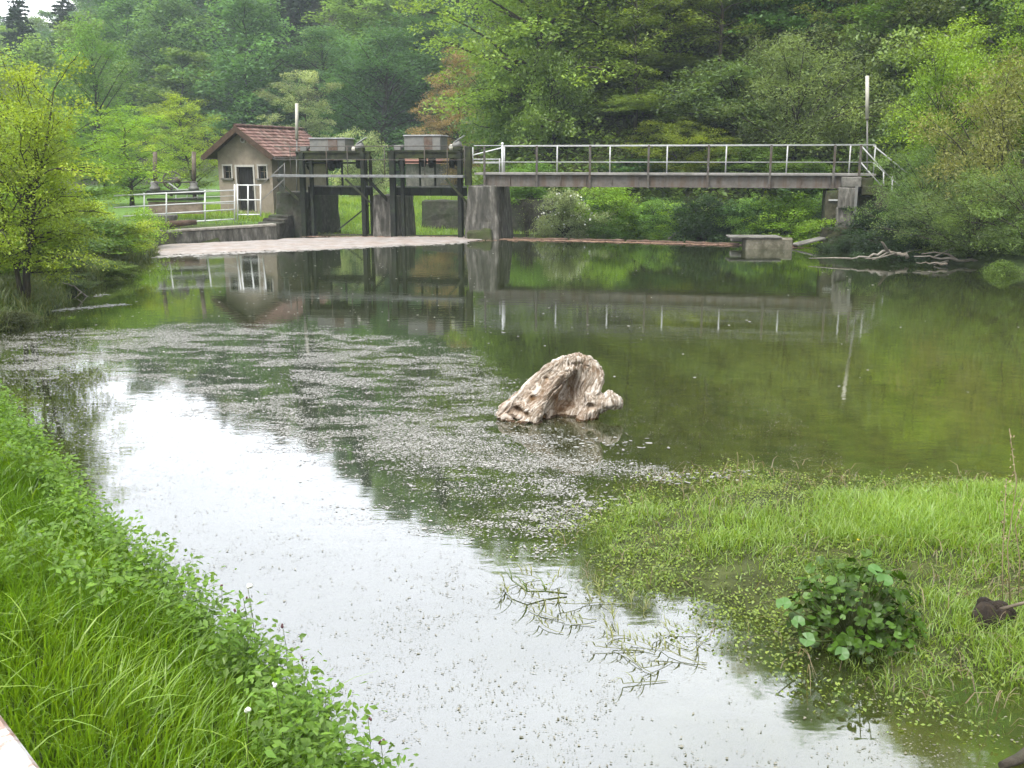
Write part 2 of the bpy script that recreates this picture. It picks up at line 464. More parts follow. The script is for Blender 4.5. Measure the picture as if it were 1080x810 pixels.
# water sheet
def water_mat():
    m, nt, out = new_mat('pond_water'); lk = nt.links.new
    geo = N(nt, 'ShaderNodeNewGeometry')
    mp = N(nt, 'ShaderNodeMapping'); mp.inputs['Scale'].default_value = (.8, 1.7, 1); lk(geo.outputs['Position'], mp.inputs['Vector'])
    n1 = N(nt, 'ShaderNodeTexNoise', i_Scale=3.0, i_Detail=3, i_Roughness=.5); lk(mp.outputs[0], n1.inputs['Vector'])
    n2 = N(nt, 'ShaderNodeTexNoise', i_Scale=.35, i_Detail=2); lk(geo.outputs['Position'], n2.inputs['Vector'])
    amp = N(nt, 'ShaderNodeMapRange', i_1=.35, i_2=.65, i_3=.02, i_4=.10); lk(n2.outputs['Fac'], amp.inputs[0])
    bp = N(nt, 'ShaderNodeBump', i_Distance=.02); lk(amp.outputs[0], bp.inputs['Strength']); lk(n1.outputs['Fac'], bp.inputs['Height'])
    lw = N(nt, 'ShaderNodeLayerWeight', i_Blend=.5); lk(bp.outputs[0], lw.inputs['Normal'])
    pw = N(nt, 'ShaderNodeMath', operation='POWER', i_1=5.0); lk(lw.outputs['Facing'], pw.inputs[0])
    fr = N(nt, 'ShaderNodeMapRange', i_1=0.0, i_2=1.0, i_3=WF0, i_4=1.0); lk(pw.outputs[0], fr.inputs[0])
    gl = N(nt, 'ShaderNodeBsdfGlossy', i_Roughness=.035); gl.inputs['Color'].default_value = (.96, .97, 1, 1); lk(bp.outputs[0], gl.inputs['Normal'])
    tr = N(nt, 'ShaderNodeBsdfTransparent'); tr.inputs[0].default_value = (.78, .80, .50, 1)
    mu = N(nt, 'ShaderNodeBsdfDiffuse'); mu.inputs[0].default_value = (.040, .053, .018, 1)
    ms = N(nt, 'ShaderNodeMixShader', i_0=.35); lk(tr.outputs[0], ms.inputs[1]); lk(mu.outputs[0], ms.inputs[2])
    m2 = N(nt, 'ShaderNodeMixShader'); lk(fr.outputs[0], m2.inputs[0]); lk(ms.outputs[0], m2.inputs[1]); lk(gl.outputs[0], m2.inputs[2])
    lk(m2.outputs[0], out.inputs[0])
    return m
WF0 = .21
cx_, cy_ = 1.0, 20.0
wb = bmesh.new()
pv = []
for i, (x, y) in enumerate(POND):
    # push the sheet a little under the banks so that the shore is cut by the ground itself
    p0 = Vector(POND[i - 1]); p2 = Vector(POND[(i + 1) % len(POND)]); t = (p2 - p0).normalized()
    n = Vector((-t.y, t.x)); out_ = .55 if not (38.5 < y < 40.5 and -10 < x < -4) else .05
    q = Vector((x, y)) + n * (out_ if sdist(np.array([x + n.x * .1]), np.array([y + n.y * .1]), POND)[0] > 0 else -out_)
    pv.append(wb.verts.new((q.x, q.y, 0)))
f_ = wb.faces.new(pv); wb.normal_update()
if f_.normal.z < 0: f_.normal_flip()
bmesh.ops.triangulate(wb, faces=wb.faces[:])
wme = bpy.data.meshes.new('water'); wb.to_mesh(wme); wb.free()
tag(link('water', wme, water_mat()), kind='structure')
# ------------------------------------------------------------------ footbridge
Z_RAIL = L(700, 153.4).z; Z_MID = L(700, 171.2).z; Z_DECK = L(700, 182.5).z; Z_BOT = L(700, 197.6).z
LD3 = Vector((LD.x, LD.y, 0)); LN3 = Vector((LN.x, LN.y, 0))
BW = 1.15
x0p, x1p = 505, 921
br = empty('footbridge', Lz(700, Z_DECK, BW / 2), 'long steel footbridge with grey tube railings spanning from the concrete pier to the wooded bank', 'footbridge')
a, b = Lz(x0p, 0), Lz(x1p - 6, 0)
up = Vector((0, 0, 1))
for off in (0.0, BW):
    A_, B_ = Lz(512, 0, off), Lz(905, 0, off)
    mb = MB()
    zt_, zb_ = Z_DECK - .083, Z_BOT
    mb.bar(A_ + up * ((zt_ + zb_) / 2), B_ + up * ((zt_ + zb_) / 2), .03, zt_ - zb_ - .05)
    mb.bar(A_ + up * (zt_ - .0125), B_ + up * (zt_ - .0125), .17, .025)
    mb.bar(A_ + up * (zb_ + .0125), B_ + up * (zb_ + .0125), .17, .025)
    for k in range(1, 14):
        q = A_.lerp(B_, k / 14)
        mb.box(q + up * ((zt_ + zb_) / 2) , (.02, .15, zt_ - zb_ - .054), LD3, LN3)
    mb.build('beam', M['beam'], br)
mb = MB()
mb.bar(Lz(x0p, Z_DECK - .04, BW / 2), Lz(x1p, Z_DECK - .04, BW / 2), BW + .30, .08)
mb.build('deck', M['deck'], br, bevel=.008)

def railing(parent, off, posts, zb, zrails, mat, pr, rr, name='railing', xa=None, xb=None, postsize=None, ztop=None, rmat=None):
    r = bpy.data.objects.new(name, None); COL.objects.link(r); r.parent = parent
    for i, z in enumerate(zrails):
        MB().tube([Lz(xa, z, off), Lz(xb, z, off)], rr if i == 0 else rr * .85, 8).build('rail', rmat or mat, r)
    for px in posts:
        q = Lz(px, 0, off)
        zt2 = (ztop or zrails[0]) - .005
        mb = MB()
        if postsize: mb.box(q + up * ((zb + zt2) / 2), (postsize[0], postsize[1], zt2 - zb), LD3, LN3)
        else: mb.tube([q + up * zb, q + up * zt2], pr, 8)
        mb.build('post', mat, r)
    return r
railing(br, BW + .10, (532, 587.5, 643, 703, 765, 829, 895, 921), Z_DECK, (Z_RAIL, Z_MID), M['galv'], .028, .02, xa=532, xb=921)
railing(br, -.13, (511, 566, 622, 683.5, 746.5, 812, 879, 906), Z_BOT - .02, (Z_RAIL + .01, Z_MID + .01), M['dark_post'], .03, .014, xa=500, xb=921, postsize=(.08, .05), rmat=M['galv'])
# swing bar at the left end
gt = empty('barrier_gate', Lz(530, Z_DECK, BW * .5), 'short light grey barrier with slanting bar at the pier end of footbridge', 'gate')
o1 = BW * .5
mb = MB(); q = Lz(530, 0, o1)
mb.tube([q + up * (Z_DECK + .002), q + up * (Z_RAIL + .05)], .04, 8); mb.ball(q + up * (Z_RAIL + .09), .055)
mb.build('post', M['white_paint'], gt)
q2 = Lz(527, 0, o1)
MB().tube([q2 + up * (Z_DECK + .002), q2 + up * (L(527, 167).z)], .028, 8).build('post', M['galv'], gt)
MB().tube([Lz(499, L(499, 163.5).z, o1), Lz(530, L(530, 155.5).z, o1)], .022, 8).build('slanting_bar', M['white_paint'], gt)
MB().tube([Lz(499, L(499, 168).z, o1), Lz(528, L(528, 168).z, o1)], .022, 8).tube([Lz(499, L(499, 172).z, o1), Lz(528, L(528, 172).z, o1)], .022, 8).tube([Lz(499, L(499, 173).z, o1), Lz(499, L(499, 155).z, o1)], .022, 8).build('low_bar', M['galv'], gt)

# ------------------------------------------------------------------ piers
def pier(pxa, pxb, zt, length, batter, mat, label, off=0.0, zb=-.7, nose=.0, seed=1):
    A_, B_ = Lz(pxa, 0, off), Lz(pxb, 0, off)
    A2, B2 = A_ + LN3 * length, B_ + LN3 * length
    o = LD3 * batter
    f = LN3 * batter * .6
    mb = MB()
    mb.quadbox([A_ - f * 1.0 - o + up * zb, B_ - f + o + up * zb, B2 + f + o + up * zb, A2 + f - o + up * zb,
                A_ + up * zt, B_ + up * zt, B2 + up * zt, A2 + up * zt])
    ob = mb.build('pier', mat, None, bevel=.05, cuts=7, rough=.05, seed=seed)
    return tag(ob, label, 'pier', 'piers of the weir')
Z_P3 = L(508, 195.5).z; Z_P1 = L(305, 203).z; Z_P2 = L(400, 206.5).z
pier(493.5, 522, Z_P3, 2.6, .20, M['old_concrete'], 'pale weathered concrete pier under the left end of the footbridge', off=-.35, seed=3)
MB().quadbox([Lz(492, -.6, -.75), Lz(521, -.6, -.75), Lz(521, -.6, -.36), Lz(492, -.6, -.36),
              Lz(493, .26, -.62), Lz(517, .36, -.62), Lz(517, .42, -.36), Lz(493, .36, -.36)]).build('apron', M['moss_stone'], COL.objects['pier'], bevel=.04, cuts=3, rough=.07)
pier(392, 412, Z_P2, 3.0, .06, M['old_concrete'], 'narrow dark concrete pier between the two sluice gates', off=.25, seed=8)
pier(290, 322, Z_P1, 3.4, .10, M['stone_wall'], 'broad dark masonry pier beside the hut holding the left sluice gate', off=.15, seed=5)

# weir sill under the gates and along the boom
sl = MB(); sl.bar(Lz(322, -.22, .9), Lz(493, -.22, .9), 1.0, .44)
tag(sl.build('weir_sill', M['moss_stone'], None, bevel=.03, cuts=5, rough=.03), 'low dark wet sill at the waterline between the sluice piers', 'sill')
# dark retaining wall downstream
mb = MB(); A_, B_ = P(444, 213, 46.5), P(585, 213, 44.0)
mb.quadbox([Vector((A_.x, A_.y, -1.2)), Vector((B_.x, B_.y, -1.2)), Vector((B_.x + .2, B_.y + .8, -1.2)), Vector((A_.x + .2, A_.y + .8, -1.2)),
            Vector((A_.x, A_.y, A_.z + .05)), Vector((B_.x, B_.y, B_.z + .15)), Vector((B_.x + .2, B_.y + .8, B_.z + .15)), Vector((A_.x + .2, A_.y + .8, A_.z + .05))])
tag(mb.build('retaining_wall', M['stone_wall'], None, bevel=.04, cuts=7, rough=.07), 'dark stone retaining wall seen through the right sluice opening below the weir', 'wall')

# ------------------------------------------------------------------ service walkway in front of the gates
Z_W = L(390, 184.3).z
wk = empty('service_walkway', Lz(390, Z_W, .3), 'grey steel service walkway on slanting struts along the front of the sluice gates', 'walkway')
mb = MB(); mb.bar(Lz(290.5, Z_W - .05, -.1), Lz(491, Z_W - .05, -.1), .78, .10); mb.build('deck', M['walk_steel'], wk, bevel=.01)
for p, q, o2, w in (((292, 189), (316, 212), -.42, .085), ((364, 188.5), (391, 214), -.42, .075), ((470, 188.5), (493, 214), -.42, .08), ((388, 189), (413, 216), .05, .12)):
    MB().bar(L(p[0], p[1], o2), L(q[0], q[1], o2 + .3), w, w).build('brace', M['dark_steel'] if w > .1 else M['mossy_steel'], wk)
zr1, zr2 = L(400, 154.3).z, L(400, 168.6).z
railing(wk, -.44, (307, 345, 367, 406, 448, 472, 490), Z_W, (zr1, zr2), M['dark_post'], .018, .017, xa=291, xb=491)
MB().bar(L(356, 243, .3), L(389, 216.5, .3), .05, .05).build('tie_bar', M['dark_steel'], wk)

# ------------------------------------------------------------------ the two sluice gates
def sluice(label, cfg):
    ob = empty('sluice_gate', Lz(cfg['c'], 0, .6), label, 'sluice gate')
    for px, wpx, off, ztop in cfg['posts']:
        w = wpx / 26.5
        q = Lz(px, 0, off)
        zt2 = L(px, ztop, off).z
        mb = MB(); mb.box(q + up * ((zt2 - .4) / 2), (w, w * 1.1, zt2 + .4), LD3, LN3)
        mb.build('post', M['dark_steel'] if off < .5 else M['mossy_steel'], ob, bevel=.012)
    xa, xb = cfg['top']
    for off in (.08, 1.35):
        mb = MB(); za, zb2 = L((xa + xb) / 2, cfg['ty'][0], .3).z, L((xa + xb) / 2, cfg['ty'][1], .3).z
        mb.bar(Lz(xa, (za + zb2) / 2, off), Lz(xb, (za + zb2) / 2, off), .10, za - zb2)
        mb.bar(Lz(xa, za - .012, off), Lz(xb, za - .012, off), .22, .02)
        mb.bar(Lz(xa, zb2 + .012, off), Lz(xb, zb2 + .012, off), .22, .02)
        mb.build('crossbeam', M['mossy_steel'], ob)
    mb = MB(); mb.bar(Lz(xa + 1, za + .022, .72), Lz(xb - 1, za + .022, .72), 1.5, .04); mb.build('hoist_platform', M['mossy_steel'], ob)
    # housing with sloping cover
    hx0, hx1, hy0, hy1 = cfg['box']
    zt2, zb2 = L(hx0, hy0, .45).z, za + .044
    A_, B_ = Lz(hx0, 0, .35), Lz(hx1, 0, .35)
    dep = 1.0
    mb = MB(); mb.quadbox([A_ + up * zb2, B_ + up * zb2, B_ + LN3 * dep + up * zb2, A_ + LN3 * dep + up * zb2,
                           A_ + up * (zt2 - .05), B_ + up * (zt2 - .05), B_ + LN3 * dep + up * (zt2 - .05), A_ + LN3 * dep + up * (zt2 - .05)])
    hs = mb.build('gear_housing', M['house_grey'], ob, bevel=.015)
    mb = MB(); e = LD3 * .05
    mb.quadbox([A_ - e - LN3 * .05 + up * (zt2 - .048), B_ + e - LN3 * .05 + up * (zt2 - .048), B_ + e + LN3 * (dep + .05) + up * (zt2 - .048), A_ - e + LN3 * (dep + .05) + up * (zt2 - .048),
                A_ + up * (zt2), B_ + up * (zt2), B_ + LN3 * dep + up * (zt2), A_ + LN3 * dep + up * (zt2)])
    mb.build('lid', M['walk_steel'], hs)
    r0, r1 = cfg['rust']
    mb = MB(); mb.bar(Lz(r0, (zt2 + zb2) / 2 - .02, .34), Lz(r1, (zt2 + zb2) / 2 - .02, .34), .016, zt2 - zb2 - .10); mb.build('rusty_panel', M['rust'], hs, )
    s_ = cfg['seam']
    mb = MB(); mb.box(Lz(s_, (zt2 + zb2) / 2 - .02, .343), (.025, .012, zt2 - zb2 - .07), LD3, LN3); mb.build('seam', M['deck'], hs)
    # motor on its slanting bracket
    mx, my = cfg['motor']
    c = L(mx, my, .45)
    mo = MB(); ax = (LD3 * .9 + up * .42).normalized()
    mo.tube([c, c + ax * .07, c + ax * .10, c + ax * .34, c + ax * .37], [.09, .125, .14, .14, .09], 14)
    m_ = mo.build('motor', M['house_grey'], ob)
    MB().ball(c - ax * .04, .125, seg=14).build('cap', M['cream_paint'], m_)
    MB().bar(c + ax * .10 + up * .15 , c + ax * .52 + up * .20, .26, .02).build('rain_shield', M['galv'], m_)
    z_ = za + .044
    MB().box(Vector((c.x, c.y, z_ + .07)) + LD3 * .2, (.34, .26, .14), LD3, LN3).build('gear_block', M['mossy_steel'], ob, bevel=.02)
    sx, sy = cfg['small']
    c = L(sx, sy, .5)
    mb = MB(); mb.box(Vector((c.x, c.y, z_ + .10)), (.28, .25, .20), LD3, LN3).tube([Vector((c.x, c.y, z_ + .13)) - LD3 * .17, Vector((c.x, c.y, z_ + .15)) + LD3 * .22], .07, 10)
    mb.build('bearing_box', M['house_grey'], ob, bevel=.02)
    zb2 = L((xa + xb) / 2, cfg['ty'][1], .3).z
    for px, rpx in cfg['gears']:
        r = rpx / 26.5
        q = Lz(px, zb2 - r * .75, .55)
        mb = MB()
        mb.tube([q - LD3 * .10, q - LD3 * .07, q + LD3 * .07, q + LD3 * .10], [r * .6, r, r, r * .6], 14)
        for k in range(14):
            t = 2 * math.pi * k / 14
            d = LN3 * math.cos(t) + up * math.sin(t)
            mb.box(q + d * r, (.13, .05, .06), LD3, d.cross(LD3))
        mb.build('gear_wheel', M['dark_steel'], ob)
    MB().tube([Lz(xa + 3, zb2 - .14, .55), Lz(xb - 3, zb2 - .14, .55)], .035, 8).build('drive_shaft', M['dark_steel'], ob)
    lx0, lx1 = cfg['leaf']
    zt3, zb3 = L(400, 197.6, .6).z, L(400, 206, .6).z
    mb = MB(); mb.bar(Lz(lx0, (zt3 + zb3) / 2, .62), Lz(lx1, (zt3 + zb3) / 2, .62), .14, zt3 - zb3)
    for k in range(7):
        q = Lz(lx0 + (lx1 - lx0) * (k + .5) / 7, (zt3 + zb3) / 2, .53); mb.box(q, (.05, .05, zt3 - zb3 - .03), LD3, LN3)
    lf = mb.build('gate_leaf', M['dark_steel'], ob)
    MB().bar(Lz(lx0, zt3 + .035, .60), Lz(lx1, zt3 + .035, .60), .2, .05).build('top_rail', M['walk_steel'], lf)
    for px in cfg['racks']:
        MB().bar(Lz(px, zb3 + .03, .72), Lz(px, za - .1, .72), .06, .07).build('lifting_rack', M['dark_steel'], ob)
    return ob
sluice('left sluice gate beside the hut, its hoist platform carrying a grey gear housing',
       dict(c=352, posts=[(319, 5.2, .0, 161), (328.5, 3.6, .1, 168), (383, 4.4, .0, 161), (320, 3, 1.35, 163), (386, 3, 1.35, 163), (391, 3, .7, 165)], top=(313.5, 391), ty=(160.6, 168),
            box=(328, 365, 145.2, 160), rust=(347.5, 357), seam=346, motor=(374.8, 156.8), small=(321, 154), gears=((327.5, 6), (350, 6.5), (357, 5), (379, 5)), leaf=(325, 392), racks=(345, 361)))
sluice('right sluice gate next to the footbridge pier, with a taller grey gear housing on top',
       dict(c=450, posts=[(414, 5.4, .0, 161), (424.5, 3.6, .1, 168), (485, 4.4, .0, 161), (416, 3, 1.35, 163), (487, 3, 1.35, 163)], top=(409.5, 490.5), ty=(159.8, 167),
            box=(427, 465, 142.2, 159), rust=(448, 456.5), seam=447, motor=(477.5, 155), small=(420, 151), gears=((424, 6), (447, 4.5), (455, 5), (477, 5), (483, 4)), leaf=(414, 492), racks=(443, 459)))
q = Lz(494, 0, -.05)
mb = MB(); mb.box(q + up * ((Z_P3 + L(494, 154.5).z) / 2), (.24, .22, L(494, 154.5).z - Z_P3), LD3, LN3)
tag(mb.build('guide_post', M['mossy_steel'], None, bevel=.02, cuts=3, rough=.01), 'thick mossy upright post on the left edge of the footbridge pier', 'post')

# ------------------------------------------------------------------ brick hut with a tiled roof
HD = Vector((.34, .94, 0)).normalized(); HX = Vector((HD.y, -HD.x, 0))
hc = P(259.5, 200, 44.0); zb = .62
HC = Vector((hc.x, hc.y, zb))
hw, hl = 1.36, 4.3
z_eave = P(229, 160.5, 44).z; z_apex = P(258, 137, 44).z
hut = empty('hut', HC, 'small beige plastered hut with a reddish tiled gable roof beside the sluice gates', 'hut')
def hp(x, y, z): return HC + HX * x + HD * y + up * (z - zb)
dw, dz0, dz1 = .42, P(260, 222.5, 44).z, P(260, 176, 44).z
wz0, wz1 = P(238, 188, 44).z, P(238, 175, 44).z
wx, wwid = .89, .20
# front wall made of strips round the openings, the other walls plain slabs
t = .22
xs = [-hw, -wx - wwid, -wx + wwid, -dw, dw, wx - wwid, wx + wwid, hw]
def ztop(x): return z_apex - (z_apex - z_eave) * abs(x) / hw
mb = MB()
def wallpiece(xa, xb, za, zb_=None):
    # zb_ None: up to the gable line
    ta, tb = (ztop(xa), ztop(xb)) if zb_ is None else (zb_, zb_)
    mb.quadbox([hp(xa, 0, za), hp(xb, 0, za), hp(xb, t, za), hp(xa, t, za), hp(xa, 0, ta), hp(xb, 0, tb), hp(xb, t, tb), hp(xa, t, ta)])
B0 = zb - .5
for i in (0, 2, 4, 6): wallpiece(xs[i], xs[i + 1], B0)
for i in (1, 5):
    wallpiece(xs[i], xs[i + 1], B0, wz0); wallpiece(xs[i], xs[i + 1], wz1)
wallpiece(-dw, 0, dz1); wallpiece(0, dw, dz1); wallpiece(-dw, dw, B0, dz0)
for sx in (-1, 1):
    x_a, x_b = (-hw, -hw + t) if sx < 0 else (hw - t, hw)
    mb.quadbox([hp(x_a, t, B0), hp(x_b, t, B0), hp(x_b, hl, B0), hp(x_a, hl, B0), hp(x_a, t, ztop(x_a) if 0 else z_eave), hp(x_b, t, z_eave), hp(x_b, hl, z_eave), hp(x_a, hl, z_eave)])
mb.quadbox([hp(-hw, hl, B0), hp(0, hl, B0), hp(0, hl + t, B0), hp(-hw, hl + t, B0), hp(-hw, hl, z_eave), hp(0, hl, z_apex), hp(0, hl + t, z_apex), hp(-hw, hl + t, z_eave)])
mb.quadbox([hp(0, hl, B0), hp(hw, hl, B0), hp(hw, hl + t, B0), hp(0, hl + t, B0), hp(0, hl, z_apex), hp(hw, hl, z_eave), hp(hw, hl + t, z_eave), hp(0, hl + t, z_apex)])
mb.build('wall', M['plaster'], hut)
# door
mb = MB()
for k in range(6):
    xa = -dw + .03 + k * (2 * dw - .06) / 6
    mb.box(hp(xa + (2 * dw - .06) / 12, .13, (dz0 + dz1) / 2), ((2 * dw - .06) / 6 - .008, .04, dz1 - dz0 - .02), HX, HD)
dr = mb.build('door', M['dark_interior'], hut)
mb = MB(); mb.box(hp(dw - .12, .09, dz0 + .95), (.03, .04, .16), HX, HD); mb.build('handle', M['dark_post'], dr)
mb = MB()
for x in (-dw - .035, dw + .035): mb.box(hp(x, -.004, (dz0 + dz1) / 2), (.075, .05, dz1 - dz0), HX, HD)
mb.box(hp(0, -.006, dz1 + .045), (2 * dw + .16, .055, .09), HX, HD); mb.build('door_surround', M['surround'], hut)
for sx in (-1, 1):
    wv = MB()
    for x in (-wwid - .03, wwid + .03): wv.box(hp(sx * wx + x, -.003, (wz0 + wz1) / 2), (.06, .05, wz1 - wz0), HX, HD)
    wv.box(hp(sx * wx, -.005, wz1 + .035), (2 * wwid + .13, .055, .07), HX, HD)
    w_ = wv.build('window', M['surround'], hut)
    MB().box(hp(sx * wx, -.04, wz0 - .035), (2 * wwid + .22, .13, .07), HX, HD).build('sill', M['concrete'], w_)
    pm, nt, out = (None, None, None)
    if 'pane' not in M:
        M['pane'], nt, out = new_mat('pane')
        b_ = N(nt, 'ShaderNodeBsdfPrincipled', i_Roughness=.12); b_.inputs['Base Color'].default_value = (.012, .014, .015, 1)
        nt.links.new(b_.outputs[0], out.inputs[0])
    MB().box(hp(sx * wx, .14, (wz0 + wz1) / 2), (2 * wwid, .012, wz1 - wz0), HX, HD).build('pane', M['pane'], w_)
    mb = MB(); mb.box(hp(sx * wx, .125, (wz0 + wz1) / 2), (.03, .02, wz1 - wz0), HX, HD).box(hp(sx * wx, .12, wz0 + (wz1 - wz0) * .55), (2 * wwid, .018, .03), HX, HD)
    mb.build('glazing_bar', M['old_wood'], w_)
c = hp(.0, -.01, z_apex - .42)
mb = MB(); mb.tube([c, c - HD * .06], [.13, .12], 14); v_ = mb.build('gable_vent', M['surround'], hut)
mb = MB(); mb.tube([c - HD * .062, c - HD * .075], [.075, .07], 12); mb.build('vent_grille', M['dark_post'], v_)
# roof: wavy tile courses on a slab, bargeboards, gutter
ov, ovf, ovb = .42, .52, .35
slope = math.atan2(z_apex - z_eave, hw)
for sx in (-1, 1):
    n_course, n_wave = 9, 20
    Ls = (hw + ov) / math.cos(slope)
    run = Vector(HX) * sx * math.cos(slope) - up * math.sin(slope)
    nrm = Vector(HX) * sx * math.sin(slope) + up * math.cos(slope)
    ridge0 = hp(0, -ovf, z_apex + .10)
    V, F, T = [], [], []
    len_y = hl + t + ovf + ovb
    rng = random.Random(11 + sx)
    for c_i in range(n_course):
        s0, s1 = Ls * c_i / n_course, Ls * (c_i + 1) / n_course + .05
        for w_i in range(n_wave):
            y0, y1 = len_y * w_i / n_wave, len_y * (w_i + 1) / n_wave
            tv = rng.random(); base = len(V); K = 4
            jit = rng.uniform(-.006, .006)
            for s_, lift in ((s0, .010), (s1, .045 + jit)):
                for k in range(K + 1):
                    yy = y0 + (y1 - y0) * k / K
                    V.append(ridge0 + run * s_ + HD * yy + nrm * (lift + .028 * math.sin(math.pi * k / K))); T.append(tv)
            for k in range(K + 1):
                yy = y0 + (y1 - y0) * k / K
                V.append(ridge0 + run * s1 + HD * yy + nrm * (-.002)); T.append(tv)
            for k in range(K):
                F.append((base + k, base + k + 1, base + K + 1 + k + 1, base + K + 1 + k))
                F.append((base + K + 1 + k, base + K + 1 + k + 1, base + 2 * K + 2 + k + 1, base + 2 * K + 2 + k))
    V = np.array([tuple(v - hut.location) for v in V])
    me = mesh_arrays('roof', V, [np.array(F)], {'tint': np.array(T)})
    rf = link('roof', me, M['tiles'], hut)
    mb = MB(); th = .06
    e0 = ridge0 - nrm * .004
    mb.quadbox([e0 - nrm * th, e0 + run * Ls - nrm * th, e0 + run * Ls + HD * len_y - nrm * th, e0 + HD * len_y - nrm * th,
                e0, e0 + run * Ls, e0 + run * Ls + HD * len_y, e0 + HD * len_y])
    mb.build('roof_boards', M['bargeboard'], hut)
    mb = MB(); f0 = ridge0 - HD * .032 + nrm * .02
    mb.quadbox([f0 - nrm * .20, f0 + run * (Ls + .03) - nrm * .20, f0 + run * (Ls + .03) + HD * .03 - nrm * .20, f0 + HD * .03 - nrm * .20,
                f0 + nrm * .03, f0 + run * (Ls + .03) + nrm * .03, f0 + run * (Ls + .03) + HD * .03 + nrm * .03, f0 + HD * .03 + nrm * .03])
    mb.build('bargeboard', M['bargeboard'], hut)
    g0 = ridge0 + run * (Ls + .05) - up * .04
    MB().tube([g0, g0 + HD * len_y], .05, 8).build('gutter', M['dark_post'], hut)
mb = MB(); ra = hp(0, -ovf - .02, z_apex + .155); mb.tube([ra + HD * len_y * k / 14 + up * (.012 if k % 2 else 0) for k in range(15)], .085, 8)
mb.build('ridge_cap', M['tiles'], hut)
MB().box(hp(hw + .012, .62, (P(300, 166, 44).z + P(300, 206, 44).z) / 2), (.10, .34, P(300, 168, 44).z - P(300, 206, 44).z), HX, HD).build('meter_cabinet', M['house_grey'], hut, bevel=.02)

# ------------------------------------------------------------------ canal wall, terrace railing, steps rail
w0, w1 = Vector(W(120, 260)), Vector(W(166, 258)); w2 = Vector(W(292, 252.5))
ZW0, ZW1 = P(166, 243.5, w1.y).z, P(285, 236, w2.y).z
def wallrun(p, q, zp, zq, th=.45):
    d = (q - p).normalized(); n = Vector((-d.y, d.x, 0))
    mb = MB()
    mb.quadbox([p - up * .9, q - up * .9, q + n * th - up * .9, p + n * th - up * .9,
                Vector((p.x, p.y, zp - .09)), Vector((q.x, q.y, zq - .09)), Vector((q.x, q.y, zq - .09)) + n * th, Vector((p.x, p.y, zp - .09)) + n * th])
    cp = MB(); e = n * -.03
    cp.quadbox([Vector((p.x, p.y, zp - .087)) + e, Vector((q.x, q.y, zq - .087)) + e, Vector((q.x, q.y, zq - .087)) + n * (th + .02), Vector((p.x, p.y, zp - .087)) + n * (th + .02),
                Vector((p.x, p.y, zp)) + e, Vector((q.x, q.y, zq)) + e, Vector((q.x, q.y, zq)) + n * (th + .02), Vector((p.x, p.y, zp)) + n * (th + .02)])
    return mb, cp
cw = empty('canal_wall', (w1.x, w1.y, 0), 'low dark concrete canal wall with pale top in front of the hut', 'wall')
for p, q, zp, zq in ((w1 + (w1 - w2) * .42, w2, ZW0 - .05, ZW1),):
    mb, cp = wallrun(p, q, zp, zq)
    mb.build('wall_face', M['old_concrete'], cw, bevel=.02, cuts=7, rough=.02)
    cp.build('coping', M['wall_top'], cw, bevel=.015, cuts=5, rough=.015)
mb = MB()
for k in range(3):
    c0 = P(291 - k * 5, 232 + k * 4, 40.4 - k * .5)
    mb.box((c0.x + .2, c0.y + .4, c0.z / 2), (.9, .9, c0.z + .4), LD3, LN3)
tag(mb.build('stone_block', M['stone_wall'], None, bevel=.04, cuts=4, rough=.05), 'stepped dark stone block joining the canal wall to the left sluice pier', 'stone block')
def rail_set(name, label, cat, Yfun, posts, rails, mat, pr=.026, rr=.02):
    ob = empty(name, P(posts[0][0], posts[0][2], Yfun(posts[0][0])), label, cat)
    for px, ya, yb in posts:
        MB().tube([P(px, yb, Yfun(px)) - up * .05, P(px, ya, Yfun(px))], pr, 8).build('post', mat, ob)
    for pts in rails:
        MB().tube([P(px, py, Yfun(px)) for px, py in pts], rr, 8).build('rail', mat, ob)
    return ob
yA = lambda px: 37.2 + (px - 150) * .022
rail_set('terrace_railing', 'white three rail railing along the canal wall left of the hut door', 'railing', yA,
         [(152, 203.5, 234), (175.4, 203, 234), (216.2, 200.8, 233), (247.5, 194.5, 232)],
         [[(120, 206.5), (175, 203.7), (248, 200.6)], [(120, 219), (175, 216), (248, 212.5)], [(130, 228), (175, 225.2), (248, 220.8)], [(205, 233.5), (248, 231)]], M['white_paint'], .030, .024)
yB = lambda px: 41.2 - (px - 150) * .004
rail_set('back_railing', 'thin grey railing farther back behind the rack winch and terrace', 'railing', yB,
         [(185.5, 203, 225), (197.3, 199, 224), (208.5, 203, 224)],
         [[(157, 204), (197, 199.6), (229, 200)], [(157, 211), (208, 208), (247, 206.5)], [(185, 216), (247, 214.5)]], M['galv'], .018, .014)
yC = lambda px: 39.6 - (px - 250) * .004
rail_set('gate_panel', 'white tubular gate with a cross of bars in front of the hut door', 'gate', yC,
         [(250.5, 194, 231), (261.6, 195, 226), (274.8, 194.5, 227)],
         [[(250.5, 195.3), (274.8, 195.3)], [(250.5, 210.8), (274.8, 210.8)], [(250.5, 226.3), (274.8, 226.3)]], M['white_paint'], .028, .022)
yD = lambda px: 39.5 + (px - 275) * .012
rail_set('stair_handrail', 'pair of slanting grey handrails rising from the white gate to the service walkway', 'handrail', yD,
         [(300, 172, 200)], [[(275, 196), (300, 172.5)], [(275, 212), (300, 189)]], M['house_grey'], .018, .014)

